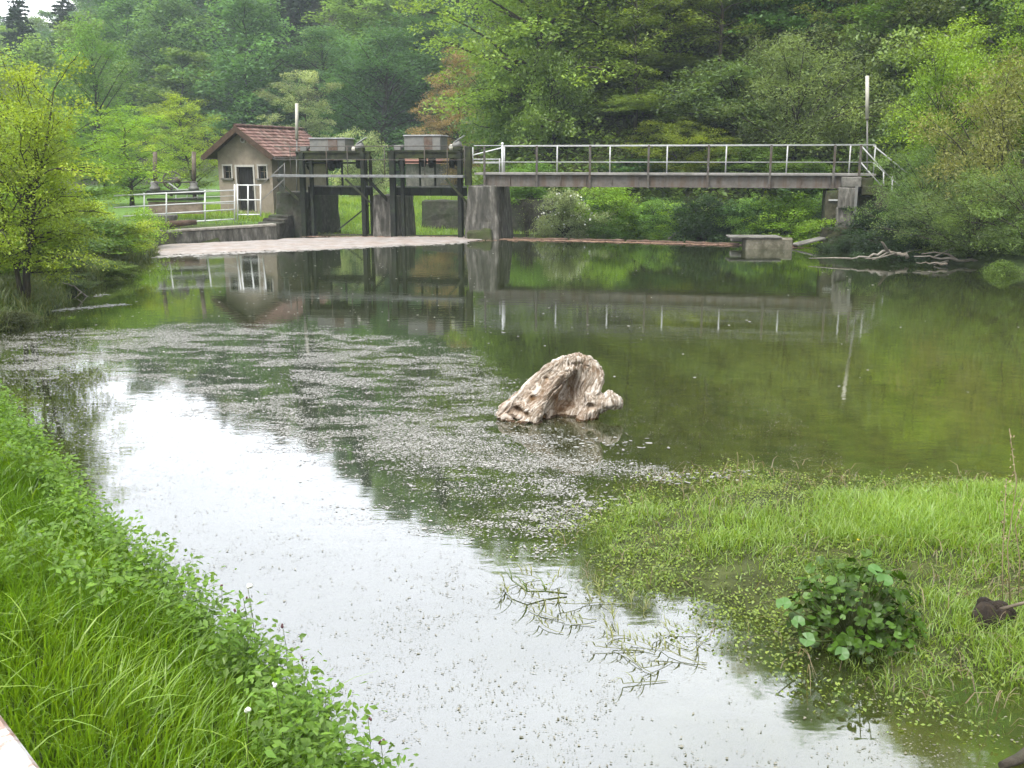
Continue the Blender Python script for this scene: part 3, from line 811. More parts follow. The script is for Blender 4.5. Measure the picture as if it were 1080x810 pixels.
# trash-rack winch left of the hut
rw = empty('rack_winch', P(185, 226, 40.6), 'old rack winch with two posts, shaft and big wheel left of the hut', 'winch')
YR = 40.6
mb = MB(); mb.bar(P(156, 203, YR), P(214, 203, YR), .4, P(0, 200.5, YR).z - P(0, 205, YR).z); mb.bar(P(156, 210.5, YR), P(214, 210.5, YR), .3, .09); mb.build('head_beam', M['dark_steel'], rw, bevel=.02)
mb = MB(); mb.bar(P(157, 219, YR), P(214, 219, YR), .10, P(0, 212.5, YR).z - P(0, 225.5, YR).z); mb.build('front_panel', M['rack_panel'], rw, bevel=.01)
for px, yt in ((163.5, 160), (204.5, 160)):
    MB().tube([P(px, 192, YR), P(px, yt, YR)], .085, 10).build('post', M['old_wood'], rw)
    mb = MB(); a_ = P(px, 200.4, YR); mb.tube([a_, a_ + up * .1, a_ + up * .16, a_ + up * .28, a_ + up * .34], [.20, .20, .13, .16, .11], 12); mb.build('bearing', M['house_grey'], rw)
MB().tube([P(162, 192.5, YR - .12), P(206, 192, YR - .12)], .03, 8).build('shaft', M['dark_post'], rw)
c = P(181.5, 190, YR - .12); wh = MB()
for rr_, th_ in ((.34, .03),):
    pts = [c + up * (rr_ * math.sin(t)) + Vector((1, .25, 0)).normalized() * (rr_ * math.cos(t)) for t in np.linspace(0, 2 * math.pi, 25)]
    wh.tube(pts, th_, 8)
for k in range(6):
    t = math.pi * k / 6
    d = up * math.sin(t) + Vector((1, .25, 0)).normalized() * math.cos(t)
    wh.tube([c - d * .33, c + d * .33], .016, 6)
wh.build('wheel', M['dark_post'], rw)
MB().tube([c + Vector((.1, -.12, 0)), c + Vector((.3, .05, 0))], [.10, .13], 12).build('gear_drum', M['dark_post'], rw)
MB().bar(P(178, 193, YR - .3), P(188, 200, YR - .3), .04, .04).build('crank', M['galv'], rw)
# logs and slab lying on the wall
mb = MB(); mb.tube([P(164, 238.3, 36.75), P(180, 236.3, 37.0), P(207, 234.2, 37.5)], [.10, .13, .09], 10)
tag(mb.build('log', M['red_brown_wood'], None, rough=.02), 'reddish brown log lying on the canal wall under the railing', 'log')
mb = MB(); mb.box(P(169, 229.5, 38.2), (1.15, .7, .2), (1, .08, 0), (-.08, 1, 0))
tag(mb.build('stone_trough', M['concrete'], None, bevel=.03, rough=.02), 'grey concrete slab on the terrace below the rack winch', 'slab')

# ------------------------------------------------------------------ measuring poles
def pole(px, ytop, ymid, ybot, Y, label):
    ob = empty('measuring_pole', P(px, ybot, Y), label, 'pole')
    ra, rb = .065, .03
    MB().tube([P(px, ymid, Y), P(px, ytop, Y)], ra, 12).build('white_tube', M['cream_paint'], ob)
    MB().tube([P(px, ybot, Y), P(px, ymid, Y)], rb, 8).build('mast', M['house_grey'], ob)
    mb = MB(); mb.tube([P(px, ymid, Y) - up * .05, P(px, ymid, Y) - up * .002], [.045, .085], 10); mb.build('collar', M['dark_post'], ob)
pole(914.7, 80, 125, 186, 36.9, 'tall pole with a white tube on top at the right end of footbridge')
pole(313, 109, 146.5, 206, 42.0, 'tall pole with a white tube on top standing behind the left sluice gate')

# ------------------------------------------------------------------ right abutment with steps
ab = empty('abutment', Lz(905, 0, .5), 'dark mossy concrete abutment with pale capped post carrying the right end of footbridge', 'abutment')
def blk(name, pxa, pxb, pya, pyb, off, dep, mat, bev=.03, cuts=5, rough=.04, seed=0, parent=ab):
    za, zb_ = L((pxa + pxb) / 2, pya, off).z, L((pxa + pxb) / 2, pyb, off).z
    A_, B_ = Lz(pxa, 0, off), Lz(pxb, 0, off)
    mb = MB(); mb.quadbox([A_ + up * zb_, B_ + up * zb_, B_ + LN3 * dep + up * zb_, A_ + LN3 * dep + up * zb_, A_ + up * za, B_ + up * za, B_ + LN3 * dep + up * za, A_ + LN3 * dep + up * za])
    return mb.build(name, mat, parent, bevel=bev, cuts=cuts, rough=rough, seed=seed)
blk('cap', 889, 909, 186.8, 197.5, -.55, 1.9, M['concrete'], .02, 3, .012)
blk('gate_slot', 886.5, 904, 198, 220, -.62, .8, M['old_concrete'], .03, 3, .02)
blk('side_wall', 873, 887, 201, 240, -.25, 1.6, M['moss_stone'], seed=2)
blk('pier_body', 885, 905, 219, 268, -.5, 1.6, M['old_concrete'], seed=4)
blk('back_wall', 905, 960, 204, 270, .0, 1.6, M['moss_stone'], .05, 7, .09, seed=6)
blk('ledge', 870, 912, 240, 268, -.85, 1.0, M['moss_stone'], .06, 6, .08, seed=9)
mb = MB(); mb.bar(Lz(904.5, L(904, 196, -.64).z, -.64), Lz(904.5, L(904, 226, -.64).z, -.64), .09, .09); mb.build('guide_rail', M['house_grey'], ab)
mb = MB(); mb.bar(L(874, 211, -.3), L(886, 211, -.3), .05, .05); mb.build('hook_bar', M['galv'], ab)
st = empty('stone_steps', Lz(930, 1.2, .4), 'worn stone steps leading from the footbridge down to the right bank', 'steps')
for k, (xa, xb, py) in enumerate(((905, 922, 187.5), (910, 934, 196), (926, 945, 204.5), (926, 953, 213.5), (938, 956, 222.5))):
    blk('step', xa, xb, py, py + 10, -.28 - k * .05, 1.5, M['moss_stone'], .02, 3, .02, seed=k, parent=st)
hr = empty('step_handrail', Lz(921, Z_DECK, BW + .1), 'two slanting grey handrails descending beside the stone steps at footbridge end', 'handrail')
for off, pts in ((BW + .1, [(921, 153.4), (945, 173), (962, 187)]), (BW + .1, [(921, 171.5), (941, 189), (950, 197)]), (-.13, [(908, 153.4), (923, 170), (940, 189)]), (-.13, [(908, 171.5), (932, 199)])):
    MB().tube([L(px, py, off) for px, py in pts], .024, 8).build('rail', M['galv'], hr)
MB().tube([L(941, 186, BW + .1), L(941, 214, BW + .1)], .026, 8).build('post', M['galv'], hr)
MB().tube([L(932, 181, -.13), L(932, 206, -.13)], .026, 8).build('post', M['galv'], hr)

# concrete outlet chamber in the water, with its loose cover slabs
YC = 34.6
oc = empty('outlet_chamber', P(812, 262, YC), 'low pale concrete chamber standing in water beneath the footbridge near the abutment', 'chamber')
ring = []
A_, B_ = P(787, 262, YC - .3), P(838, 262, YC - .3)
for (x, y) in ((A_.x, A_.y), (B_.x - .1, B_.y - .1), (B_.x + .05, B_.y + .5), (A_.x + .15, A_.y + 1.0), (A_.x - .05, A_.y + .45)):
    ring.append(Vector((x, y, -.5)))
mb = MB(); mb.prism(ring, (0, 0, .5 + P(0, 251, YC).z)); mb.build('chamber_wall', M['moss_wet'], oc, bevel=.03, cuts=4, rough=.02)
mb = MB(); zt_ = P(0, 251, YC).z + .004
mb.box(P(808, 0, YC + .1).xy.to_3d() + up * (zt_ + .035), (1.75, .95, .06), (1, -.05, 0), (.05, 1, 0)); mb.build('cover_slab', M['concrete'], oc, bevel=.015, cuts=3, rough=.01)
mb = MB(); a_ = P(853, 254.5, YC + .35); mb.box(a_, (1.05, .55, .06), (.96, .12, .22), (-.12, .99, 0))
tag(mb.build('loose_slab', M['concrete'], None, bevel=.012), 'thin tilted concrete slab leaning between the outlet chamber and abutment', 'slab')
mb = MB(); a_ = P(783, 248.5, YC + .9); mb.box(a_ - up * .10, (.8, .5, .2), (1, -.1, 0), (.1, 1, 0))
tag(mb.build('stone_block', M['concrete'], None, bevel=.02, rough=.02), 'grey stone block behind the left corner of outlet chamber', 'stone block')

# ------------------------------------------------------------------ floating boom of reddish timbers
bp_ = [W(540, 252.3), W(600, 253.4), W(660, 254.8), W(722, 256.8), W(781, 258.6), W(842, 260.8)]
bp_ = [Vector(p) for p in bp_]
for i, (p, q) in enumerate(zip(bp_, bp_[1:])):
    d = (q - p).normalized()
    mb = MB(); n = 9
    mb.tube([p + d * .04 + (q - p - d * .08) * k / n + Vector((0, random.uniform(-.03, .03), .025 + random.uniform(-.015, .015))) for k in range(n + 1)], [.055 + random.uniform(-.012, .012) for k in range(n + 1)], 9)
    o = tag(mb.build('boom_log', M['red_brown_wood'], None), ['reddish boom log floating next to the footbridge pier', 'second reddish boom log from the footbridge pier', 'reddish boom log in the middle of the floating boom',
             'second reddish boom log from the concrete outlet chamber', 'reddish boom log ending at the concrete outlet chamber'][i], 'log', 'logs of the floating boom')

# ------------------------------------------------------------------ white painted guard rail by the viewer
g0, g1 = P(0, 750, 1.50), P(45, 810, 1.345)
z_g = 2.10
def onz(px, py, z):
    w = W(px, py, z); return Vector(w)
g0, g1 = onz(0, 750, z_g), onz(45, 810, z_g)
gd = (g1 - g0).normalized(); gn = Vector((gd.y, -gd.x, 0))
if gn.x > 0: gn = -gn
gr = empty('guard_rail', g0 + gn * .07 - up * (z_g - gz(g0.x, g0.y)), 'white painted guard rail with rust flecks at the near left corner', 'guard rail')
pa, pb = g0 - gd * 2.6 + gn * .075, g1 + gd * .75 + gn * .075
def guard_mat():
    m, nt, out = new_mat('flecked_white_paint'); lk = nt.links.new
    geo = N(nt, 'ShaderNodeNewGeometry')
    n1 = N(nt, 'ShaderNodeTexNoise', i_Scale=55.0, i_Detail=6, i_Roughness=.75); lk(geo.outputs['Position'], n1.inputs['Vector'])
    n2 = N(nt, 'ShaderNodeTexNoise', i_Scale=9.0, i_Detail=4); lk(geo.outputs['Position'], n2.inputs['Vector'])
    ad = N(nt, 'ShaderNodeMath', operation='MULTIPLY'); lk(n1.outputs['Fac'], ad.inputs[0]); lk(n2.outputs['Fac'], ad.inputs[1])
    r = ramp(nt, ad.outputs[0], [(.22, (.50, .495, .495)), (.265, (.43, .37, .345)), (.34, (.24, .15, .11))])
    b = N(nt, 'ShaderNodeBsdfPrincipled', i_Roughness=.45); lk(r.outputs[0], b.inputs['Base Color'])
    bp = N(nt, 'ShaderNodeBump', i_Strength=.25, i_Distance=.002); lk(n1.outputs['Fac'], bp.inputs['Height']); lk(bp.outputs[0], b.inputs['Normal'])
    lk(b.outputs[0], out.inputs[0]); return m
mb = MB(); mb.bar(pa - up * .03, pb - up * .03, .15, .06); mb.build('rail', guard_mat(), gr, bevel=.008)
for f in (.12, .97):
    q = pa.lerp(pb, f) ; zq = gz(q.x, q.y) - .2
    mb = MB(); mb.box(Vector((q.x, q.y, (zq + z_g - .062) / 2)), (.07, .07, z_g - .062 - zq), gd, gn); mb.build('post', M['white_paint'], gr, bevel=.006)

# far cottage glimpsed behind the left tree and sheds behind the gates
def cottage(px0, px1, pyt, pye, pyb, Y, label, wallm, roofm, dep=6):
    a_, b_ = P(px0, pyb, Y), P(px1, pyb, Y); zt_, ze = P(0, pyt, Y).z, P(0, pye, Y).z
    zb_ = gz((a_.x + b_.x) / 2, Y) - .4
    ob = empty('cottage', (a_.x, Y, zb_), label, 'house')
    mb = MB(); mb.box(((a_.x + b_.x) / 2, Y + dep / 2, (zb_ + ze) / 2), (b_.x - a_.x, dep, ze - zb_)); mb.build('wall', wallm, ob)
    mb = MB(); e = .35
    mb.prism([Vector((a_.x - e, Y - e, ze + .004)), Vector((a_.x - e, Y + dep / 2, zt_)), Vector((a_.x - e, Y + dep + e, ze + .004))], (b_.x - a_.x + 2 * e, 0, 0)); mb.build('roof', roofm, ob)
    for k in range(0 if dep < 5 else 3):
        x = a_.x + (b_.x - a_.x) * (k + .5) / 3
        mb = MB(); mb.box((x, Y - .01, (ze * .55 + zb_ * .45)), (.9, .06, .9)); mb.build('window', M['pane'], ob)
cottage(-30, 46, 178, 187, 205, 66, 'pale cottage with a reddish roof behind the left tree', M['far_wall'], M['red_roof_far'])
cottage(428, 492, 167.5, 172.5, 182, 74, 'low grey shed with reddish roof on the meadow behind the right sluice gate', M['concrete'], M['red_roof_far'], dep=4)
# ------------------------------------------------------------------ trees: trunk with limbs + crown of leaf faces
def tubes_np(paths, n=6):
    V, F, base = [], [], 0
    for pts, rad in paths:
        pts = np.asarray(pts, float); k = len(pts)
        d = np.gradient(pts, axis=0); d /= np.linalg.norm(d, axis=1)[:, None] + 1e-9
        ref = np.where(np.abs(d[:, 2:3]) > .9, np.array([[1., 0, 0]]), np.array([[0, 0, 1.]]))
        a = np.cross(d, ref); a /= np.linalg.norm(a, axis=1)[:, None] + 1e-9
        b = np.cross(d, a)
        t = np.arange(n) * 2 * np.pi / n
        ring = pts[:, None, :] + (a[:, None, :] * np.cos(t)[None, :, None] + b[:, None, :] * np.sin(t)[None, :, None]) * np.asarray(rad)[:, None, None]
        V.append(ring.reshape(-1, 3))
        i, j = np.meshgrid(np.arange(k - 1), np.arange(n), indexing='ij')
        p = base + i * n + j; q = base + i * n + (j + 1) % n
        F.append(np.stack([p, q, q + n, p + n], -1).reshape(-1, 4))
        base += k * n
    return np.concatenate(V), np.concatenate(F)

def leaf_faces(rng, pos, size, aspect=.62, upb=.55, hang=0.0, young=None, tint=None):
    n = len(pos)
    nr = rng.normal(size=(n, 3)); nr /= np.linalg.norm(nr, axis=1)[:, None]
    nr[:, 2] = np.abs(nr[:, 2]); nr[:, 2] += upb; nr /= np.linalg.norm(nr, axis=1)[:, None]
    a = np.cross(nr, rng.normal(size=(n, 3))); a[:, 2] -= hang; a -= nr * np.sum(a * nr, 1)[:, None]
    a /= np.linalg.norm(a, axis=1)[:, None] + 1e-9
    b = np.cross(nr, a)
    s = size * rng.uniform(.6, 1.35, n)[:, None]
    V = np.stack([pos - a * s * .5, pos + b * s * aspect * .5 - a * s * .05, pos + a * s * .5 - nr * s * .12, pos - b * s * aspect * .5 - a * s * .05], 1).reshape(-1, 3)
    F = np.arange(n * 4).reshape(n, 4)
    t = rng.uniform(0, 1, n) if tint is None else np.clip(tint + rng.normal(0, .16, n), 0, 1)
    y = np.zeros(n) if young is None else young
    return V, F, np.repeat(t, 4), np.repeat(y, 4)

def envelope(kind, u):
    if kind == 'round': return np.sqrt(np.maximum(0, 1 - (2 * u - 1) ** 2)) ** .8
    if kind == 'dome': return np.sqrt(np.maximum(0, 1 - u ** 2.2)) * (.72 + .28 * np.minimum(u * 4, 1))
    if kind == 'oval': return np.sin(np.pi * np.clip(u * .92 + .06, 0, 1)) ** .6
    if kind == 'vase': return (.35 + .65 * u) * np.sqrt(np.maximum(0, 1 - u ** 4))
    if kind == 'column': return .6 + .4 * np.sin(np.pi * u) - .5 * sst(.75, 1, u)
    return 1 - u

def make_tree(name, seed, H, Rr, base=.25, env='dome', n_clu=130, n_leaf=9000, leaf=.22, flat=.5, cr=.2, stems=1, r0=.22, limbs=26, hang=0., lobes=.25, upb=.55, youth=.3, lean=0., inner=.3, aspect=.62, twigs=0, top=.97, boughs=0, pads=7, rise=(.05, .8), jit=(.6, 1.25), limbw=1.0):
    rng = np.random.default_rng(seed)
    paths = []
    trunks = []
    for s in range(stems):
        k = 9; u = np.linspace(0, 1, k)
        az = rng.uniform(0, 6.28); sp = (Rr * .42 * (0 if stems == 1 else 1))
        wob = np.cumsum(rng.normal(0, .018 * H, (k, 2)), 0) * u[:, None]
        hh = H * (.86 if stems == 1 else rng.uniform(.6, .9))
        x = np.cos(az) * sp * u ** 1.3 + wob[:, 0] + (0 if stems == 1 else np.cos(az) * r0 * .8) + lean * H * u ** 1.5; y = np.sin(az) * sp * u ** 1.3 + wob[:, 1] + (0 if stems == 1 else np.sin(az) * r0 * .8)
        p = np.stack([x, y, u * hh - .25 * (u == 0)], 1)
        rad = r0 * (1 if stems == 1 else .75) * (1 - u) ** .85 + .012
        rad[0] *= 1.35
        trunks.append((p, rad)); paths.append((p, rad))
    if boughs:
        C, csz, ctint = [], [], []
        for b in range(boughs):
            tp, tr = trunks[b % len(trunks)]
            ub = (b + rng.uniform(0, 1)) / boughs
            az = b * 2.4 + rng.normal(0, .55)
            ln_ = (envelope(env, ub) * rng.uniform(*jit) + .10) * Rr * (1 + lobes * .6 * math.sin(az * 2 + seed))
            zt = H * (base + (top - base) * ub) + rng.normal(0, .015 * H)
            sl = rise[0] + (rise[1] - rise[0]) * ub + rng.normal(0, .14)
            za = np.clip(zt - ln_ * sl, tp[1, 2] * .6, tp[-1, 2])
            st = np.array([np.interp(za, tp[:, 2], tp[:, j]) for j in range(3)])
            tip = np.array([st[0] + math.cos(az) * ln_, st[1] + math.sin(az) * ln_, zt])
            f = np.linspace(0, 1, 6)
            path = st[None] * (1 - f[:, None]) + tip[None] * f[:, None]
            path[:, 2] += np.sin(f * np.pi) * ln_ * rng.uniform(.0, .16)
            path[1:, :2] += np.cumsum(rng.normal(0, .035 * ln_, (5, 2)), 0)
            rs = np.interp(za, tp[:, 2], tr) * rng.uniform(.35, .6)
            paths.append((path, rs * limbw * (1 - f) ** .9 + .006 + .004 * leaf / .2))
            bt = rng.normal(.5, .2)
            m = max(3, int(pads * (ln_ / Rr + .3)))
            for q in range(m):
                fq = rng.uniform(.28, 1.06)
                p = np.array([np.interp(fq, f, path[:, j]) for j in range(3)])
                lat = rng.normal(0, .20 * ln_ * (.5 + .5 * fq))
                p = p + np.array([-math.sin(az) * lat, math.cos(az) * lat, rng.normal(0, .05 * ln_)])
                if twigs and q % 2 == 0:
                    k2 = np.array([np.interp(max(fq - .18, 0), f, path[:, j]) for j in range(3)])
                    paths.append((np.stack([k2, (k2 + p) / 2 + rng.normal(0, .03, 3), p]), np.array([.012, .009, .005]) * (1 + leaf)))
                C.append(p); csz.append(rng.uniform(.55, 1.3)); ctint.append(np.clip(bt + rng.normal(0, .12), 0, 1))
        for q in range(8):
            t_ = trunks[q % len(trunks)][0][-1]
            C.append(t_ + rng.normal(0, 1, 3) * np.array([.14, .14, .16]) * Rr + np.array([0, 0, H * .03])); csz.append(.8); ctint.append(.6)
        C, csz, ctint = np.array(C), np.array(csz), np.array(ctint); n_clu = len(C)
    else:
        # clusters
        u = rng.uniform(0, 1, n_clu) ** .9
        az = rng.uniform(0, 2 * np.pi, n_clu)
        lob = 1 + lobes * (np.sin(az * 2 + rng.uniform(0, 6)) * .5 + np.sin(az * 3 + u * 5 + rng.uniform(0, 6)) * .5 + rng.normal(0, .35, n_clu))
        rr = envelope(env, u) * Rr * lob * np.where(rng.uniform(0, 1, n_clu) < inner, rng.uniform(.1, .75, n_clu), rng.uniform(.75, 1.0, n_clu))
        zc = H * (base + (top - base) * u)
        C = np.stack([np.cos(az) * rr + lean * H * (zc / H) ** 1.5, np.sin(az) * rr, zc + rng.normal(0, .02 * H, n_clu)], 1)
        ctint = np.clip(rng.normal(.5, .2, n_clu), 0, 1)
        csz = rng.uniform(.6, 1.35, n_clu)
        # limbs to some clusters
        order = rng.permutation(n_clu)[:limbs]
        for i in order:
            tp, tr = trunks[rng.integers(len(trunks))]
            c = C[i]
            zt = np.clip(c[2] * rng.uniform(.45, .8), tp[1, 2] * .8, tp[-1, 2])
            st = np.array([np.interp(zt, tp[:, 2], tp[:, j]) for j in range(3)])
            rs = np.interp(zt, tp[:, 2], tr) * .5
            w = np.linspace(0, 1, 5)[:, None]
            mid = st * (1 - w) + c * w
            mid[:, 2] += np.sin(w[:, 0] * np.pi) * np.linalg.norm(c - st) * rng.uniform(-.05, .12)
            mid[1:-1] += rng.normal(0, .03 * np.linalg.norm(c - st), (3, 3))
            paths.append((mid, rs * (1 - w[:, 0]) ** .8 + .010))
            for q in range(twigs):
                e = mid[3] + rng.normal(0, cr * Rr * .9, 3)
                paths.append((np.stack([mid[2], (mid[2] + e) / 2 + rng.normal(0, .04, 3), e]), np.array([.012, .009, .005]) * (1 + leaf)))
    V, F = tubes_np(paths, 6)
    tm = mesh_arrays(name + '_trunk', V, [F], smooth=True); tm.materials.append(M['bark'])
    w = csz ** 2; w /= w.sum()
    ci = rng.choice(n_clu, n_leaf, p=w)
    off = rng.normal(0, 1, (n_leaf, 3)); ln = np.linalg.norm(off, axis=1)[:, None]; off = off / ln * np.minimum(ln, 1.9)
    off *= (cr * Rr * csz[ci])[:, None] * np.array([1, 1, flat])[None]
    # pads droop outward
    dirc = C[ci] * np.array([1, 1, 0]); dirc /= np.linalg.norm(dirc, axis=1)[:, None] + 1e-6
    off[:, 2] -= np.sum(off * dirc, 1) * .25
    pos = C[ci] + off
    if hang: pos[:, 2] -= np.abs(rng.normal(0, hang * Rr * .35, n_leaf))
    pos[:, 2] = np.maximum(pos[:, 2], .03 * H)
    rel = np.linalg.norm((pos - np.array([0, 0, H * .5])) / np.array([Rr, Rr, H * .5]), axis=1)
    young = np.clip((rel - .75) * 1.6, 0, 1) * youth * rng.uniform(0, 1.3, n_leaf) + youth * .5 * (ctint[ci] - .4)
    V, F, t, y = leaf_faces(rng, pos, leaf, aspect=aspect, upb=upb, hang=hang, young=np.clip(young, 0, 1), tint=ctint[ci])
    cm = mesh_arrays(name + '_crown', V, [F], {'tint': t, 'young': y}); cm.materials.append(M['leaf'])
    return dict(trunk=tm, crown=cm, H=H, R=Rr)

def make_spruce(name, seed, H, Rr, n_leaf=5000, leaf=.5, whorls=16, base=.12):
    rng = np.random.default_rng(seed)
    u = np.linspace(0, 1, 6); tp = np.stack([u * 0, u * 0, u * H - .3 * (u == 0)], 1)
    paths = [(tp, .022 * H * (1 - u) + .02)]
    pos = []
    for k in range(whorls):
        f = k / whorls
        z = H * (base + (1 - base) * f)
        r = Rr * (1 - f) ** .85 * rng.uniform(.8, 1.1) + .03 * H
        nb = rng.integers(6, 10)
        for b in range(nb):
            az = rng.uniform(0, 6.28); l = r * rng.uniform(.65, 1.1)
            w = np.linspace(0, 1, 4)
            br_ = np.stack([np.cos(az) * l * w, np.sin(az) * l * w, z - l * .28 * w + l * .14 * w ** 2], 1)
            paths.append((br_, .03 * (1 - w) + .012))
            m = max(8, int(n_leaf / whorls / nb * (1.5 - f)))
            s = rng.uniform(.12, 1.02, m)
            q = np.stack([np.interp(s, w, br_[:, j]) for j in range(3)], 1)
            q += rng.normal(0, 1, (m, 3)) * np.array([.11, .11, .08]) * l * (1.1 - s[:, None] * .6); q[:, 2] -= np.abs(rng.normal(0, .06 * l, m))
            pos.append(q)
    pos = np.concatenate(pos)
    V, F = tubes_np(paths, 5)
    tm = mesh_arrays(name + '_trunk', V, [F], smooth=True); tm.materials.append(M['bark'])
    V, F, t, y = leaf_faces(rng, pos, leaf, aspect=.4, upb=.3, hang=.5)
    cm = mesh_arrays(name + '_crown', V, [F], {'tint': t, 'young': y * 0}); cm.materials.append(M['needle'])
    return dict(trunk=tm, crown=cm, H=H, R=Rr)

SP = {}
# far: coarse leaf clumps
SP['far_a'] = [make_tree('far_a', 21 + k, 15, 4.3, base=.08, env='dome', n_leaf=14000, leaf=.34, flat=.75, cr=.15, boughs=38, pads=4, r0=.22, lobes=.3, upb=.8, rise=(.3, 1.3), jit=(.7, 1.1)) for k in range(4)]
SP['far_b'] = [make_tree('far_b', 31 + k, 16, 3.7, base=.12, env='oval', n_leaf=9000, leaf=.34, flat=.6, cr=.14, boughs=30, pads=4, r0=.22, lobes=.5, upb=.7) for k in range(4)]
SP['far_spruce'] = [make_spruce('far_spruce', 41 + k, 20, 3.6, 9000, .55, 30) for k in range(2)]
SP['beech'] = [make_tree('beech', 51 + k, 16, 5.0, base=.06, env='dome', n_leaf=36000, leaf=.185, flat=.30, cr=.105, boughs=54, pads=9, r0=.24, lobes=.4, upb=.75, twigs=1, youth=.45) for k in range(4)]
SP['round'] = [make_tree('round', 151 + k, 16, 4.4, base=.05, env='dome', n_leaf=34000, leaf=.20, flat=.7, cr=.125, boughs=60, pads=6, r0=.22, lobes=.35, upb=.75, youth=.45, twigs=1, rise=(.3, 1.3), jit=(.65, 1.15)) for k in range(4)]
SP['ash'] = [make_tree('ash', 61 + k, 17, 3.6, base=.12, env='oval', n_leaf=21000, leaf=.18, flat=.5, cr=.125, boughs=44, pads=6, r0=.17, lobes=.45, twigs=1, youth=.6, rise=(.3, 1.1)) for k in range(4)]
SP['thin'] = [make_tree('thin', 71 + k, 18, 2.7, base=.25, env='oval', n_leaf=10000, leaf=.17, flat=.5, cr=.14, boughs=36, pads=5, r0=.15, lobes=.5, twigs=1, youth=.7, rise=(.2, 1.0)) for k in range(3)]
SP['willow'] = [make_tree('willow', 81 + k, 9, 4.2, base=.02, env='round', n_leaf=34000, leaf=.17, flat=.55, cr=.105, stems=4, boughs=64, pads=7, r0=.14, lobes=.45, aspect=.4, hang=.12, upb=.3, twigs=1, youth=.35, rise=(.3, 1.2)) for k in range(3)]
SP['spruce'] = [make_spruce('spruce', 91, 19, 3.4, 16000, .30, 24, base=.06)]
SP['maple_right'] = [make_tree('maple_right', 101 + k, 8.0, 3.4, base=.04, env='oval', n_leaf=36000, leaf=.125, flat=.42, cr=.10, boughs=60, pads=8, r0=.12, stems=2, lobes=.4, upb=.6, youth=.6, twigs=1, rise=(.1, 1.0)) for k in range(2)]
SP['maple_left'] = [make_tree('maple_left', 111 + k, 6.0, 2.6, base=.12, env='dome', n_leaf=38000, leaf=.08, flat=.38, cr=.092, boughs=76, pads=8, r0=.095, stems=4, lobes=.3, upb=.7, youth=.55, twigs=1, rise=(-.02, 1.1), jit=(.5, 1.1), limbw=.6) for k in range(2)]
SP['shrub'] = [make_tree('shrub', 121 + k, 3.0, 2.0, base=.02, env='dome', n_leaf=17000, leaf=.11, flat=.42, cr=.13, boughs=36, pads=6, r0=.04, stems=5, lobes=.45, upb=.55, youth=.45, twigs=1, rise=(.2, 1.1)) for k in range(4)]
SP['weedbush'] = [make_tree('weedbush', 131 + k, 1.6, 1.2, base=.02, env='dome', n_clu=70, n_leaf=5200, leaf=.085, flat=.6, cr=.19, limbs=14, r0=.02, stems=5, lobes=.4, upb=.4, youth=.4) for k in range(2)]
SP['bare'] = [make_tree('bare', 141, 3.0, 1.5, base=.25, env='vase', n_clu=40, n_leaf=260, leaf=.08, flat=.6, cr=.2, limbs=40, r0=.035, stems=4, twigs=6)]

YG = (.25, .345, .036); BRIGHT = (.19, .33, .028); MID = (.14, .27, .05); DARK = (.065, .145, .045); OLIVE = (.17, .23, .055); GREY = (.28, .35, .17); BROWN = (.25, .19, .09); BLUEG = (.095, .20, .07)
occupied = []
def plant(sp, x, y, H, Rr, col, label, cat='tree', name='broadleaf_tree', group=None, k=None, rz=None, dz=0.0, parts=('trunk', 'crown')):
    src = SP[sp][(k if k is not None else random.randrange(99)) % len(SP[sp])]
    z = gz(x, y) - .05 + dz
    ob = empty(name, (x, y, z), label, cat, group, rz=random.uniform(0, 6.28) if rz is None else rz)
    s = (Rr / src['R'], Rr / src['R'], H / src['H'])
    for pn, key in zip(parts, ('trunk', 'crown')):
        o = link(pn, src[key], None, ob); o.scale = s
        if key == 'crown': o.color = (col[0], col[1], col[2], 1)
    occupied.append((x, y, Rr))
    return ob
def at_px(sp, px, Y, top, wpx, col, label, **kw):
    """tree standing at depth Y under picture column px, reaching up to picture row `top`, about wpx wide"""
    p = P(px, 200, Y); z0 = gz(p.x, Y)
    H = P(px, top, Y).z - z0
    return plant(sp, p.x, Y, H, wpx / 2 / 1050 * Y, col, label, **kw)

# left bank
at_px('maple_left', 14, 19.6, 42, 188, YG, 'yellow green many stemmed maple leaning over the water at the left bank', name='maple_tree', rz=.6, k=0)
at_px('shrub', -40, 22, 190, 150, BRIGHT, 'green shrub at the left picture edge behind the yellow green maple', cat='shrub', name='shrub', parts=('stems', 'foliage'))
at_px('shrub', 84, 28.5, 205, 92, YG, 'yellowish leafy shrub on the left bank right behind the maple', cat='shrub', name='shrub', parts=('stems', 'foliage'))
at_px('weedbush', 150, 34.4, 222, 46, BRIGHT, 'low bright green bush at the left end of the canal wall', cat='bush', name='bush', parts=('stems', 'foliage'))
at_px('weedbush', -6, 17.9, 326, 56, (.07, .085, .035), 'low bush at the water edge under the left maple', cat='bush', name='bush', parts=('stems', 'foliage'))
at_px('weedbush', 128, 30.0, 240, 46, BRIGHT, 'small round bush overhanging the left bank beyond the maple', cat='bush', name='bush', parts=('stems', 'foliage'))
at_px('maple_left', 30, 36, 100, 190, BRIGHT, 'bright green tree filling the gap behind the left maple', k=1)
at_px('ash', 138, 52, 108, 88, BRIGHT, 'bright green tree behind the rack winch, right of the left maple', k=0)
at_px('round', 112, 74, 18, 92, MID, 'tall mid green tree rising just above the left maple', k=1)
at_px('ash', 205, 62, 92, 66, YG, 'slim yellow green tree left of the hut roof', k=1)
at_px('thin', 180, 66, 118, 50, BRIGHT, 'thin bright tree between rack winch and slim yellow green tree', k=1)
at_px('ash', 314, 84, 68, 62, GREY, 'pale silvery green tree behind the hut beside the measuring pole', k=2)
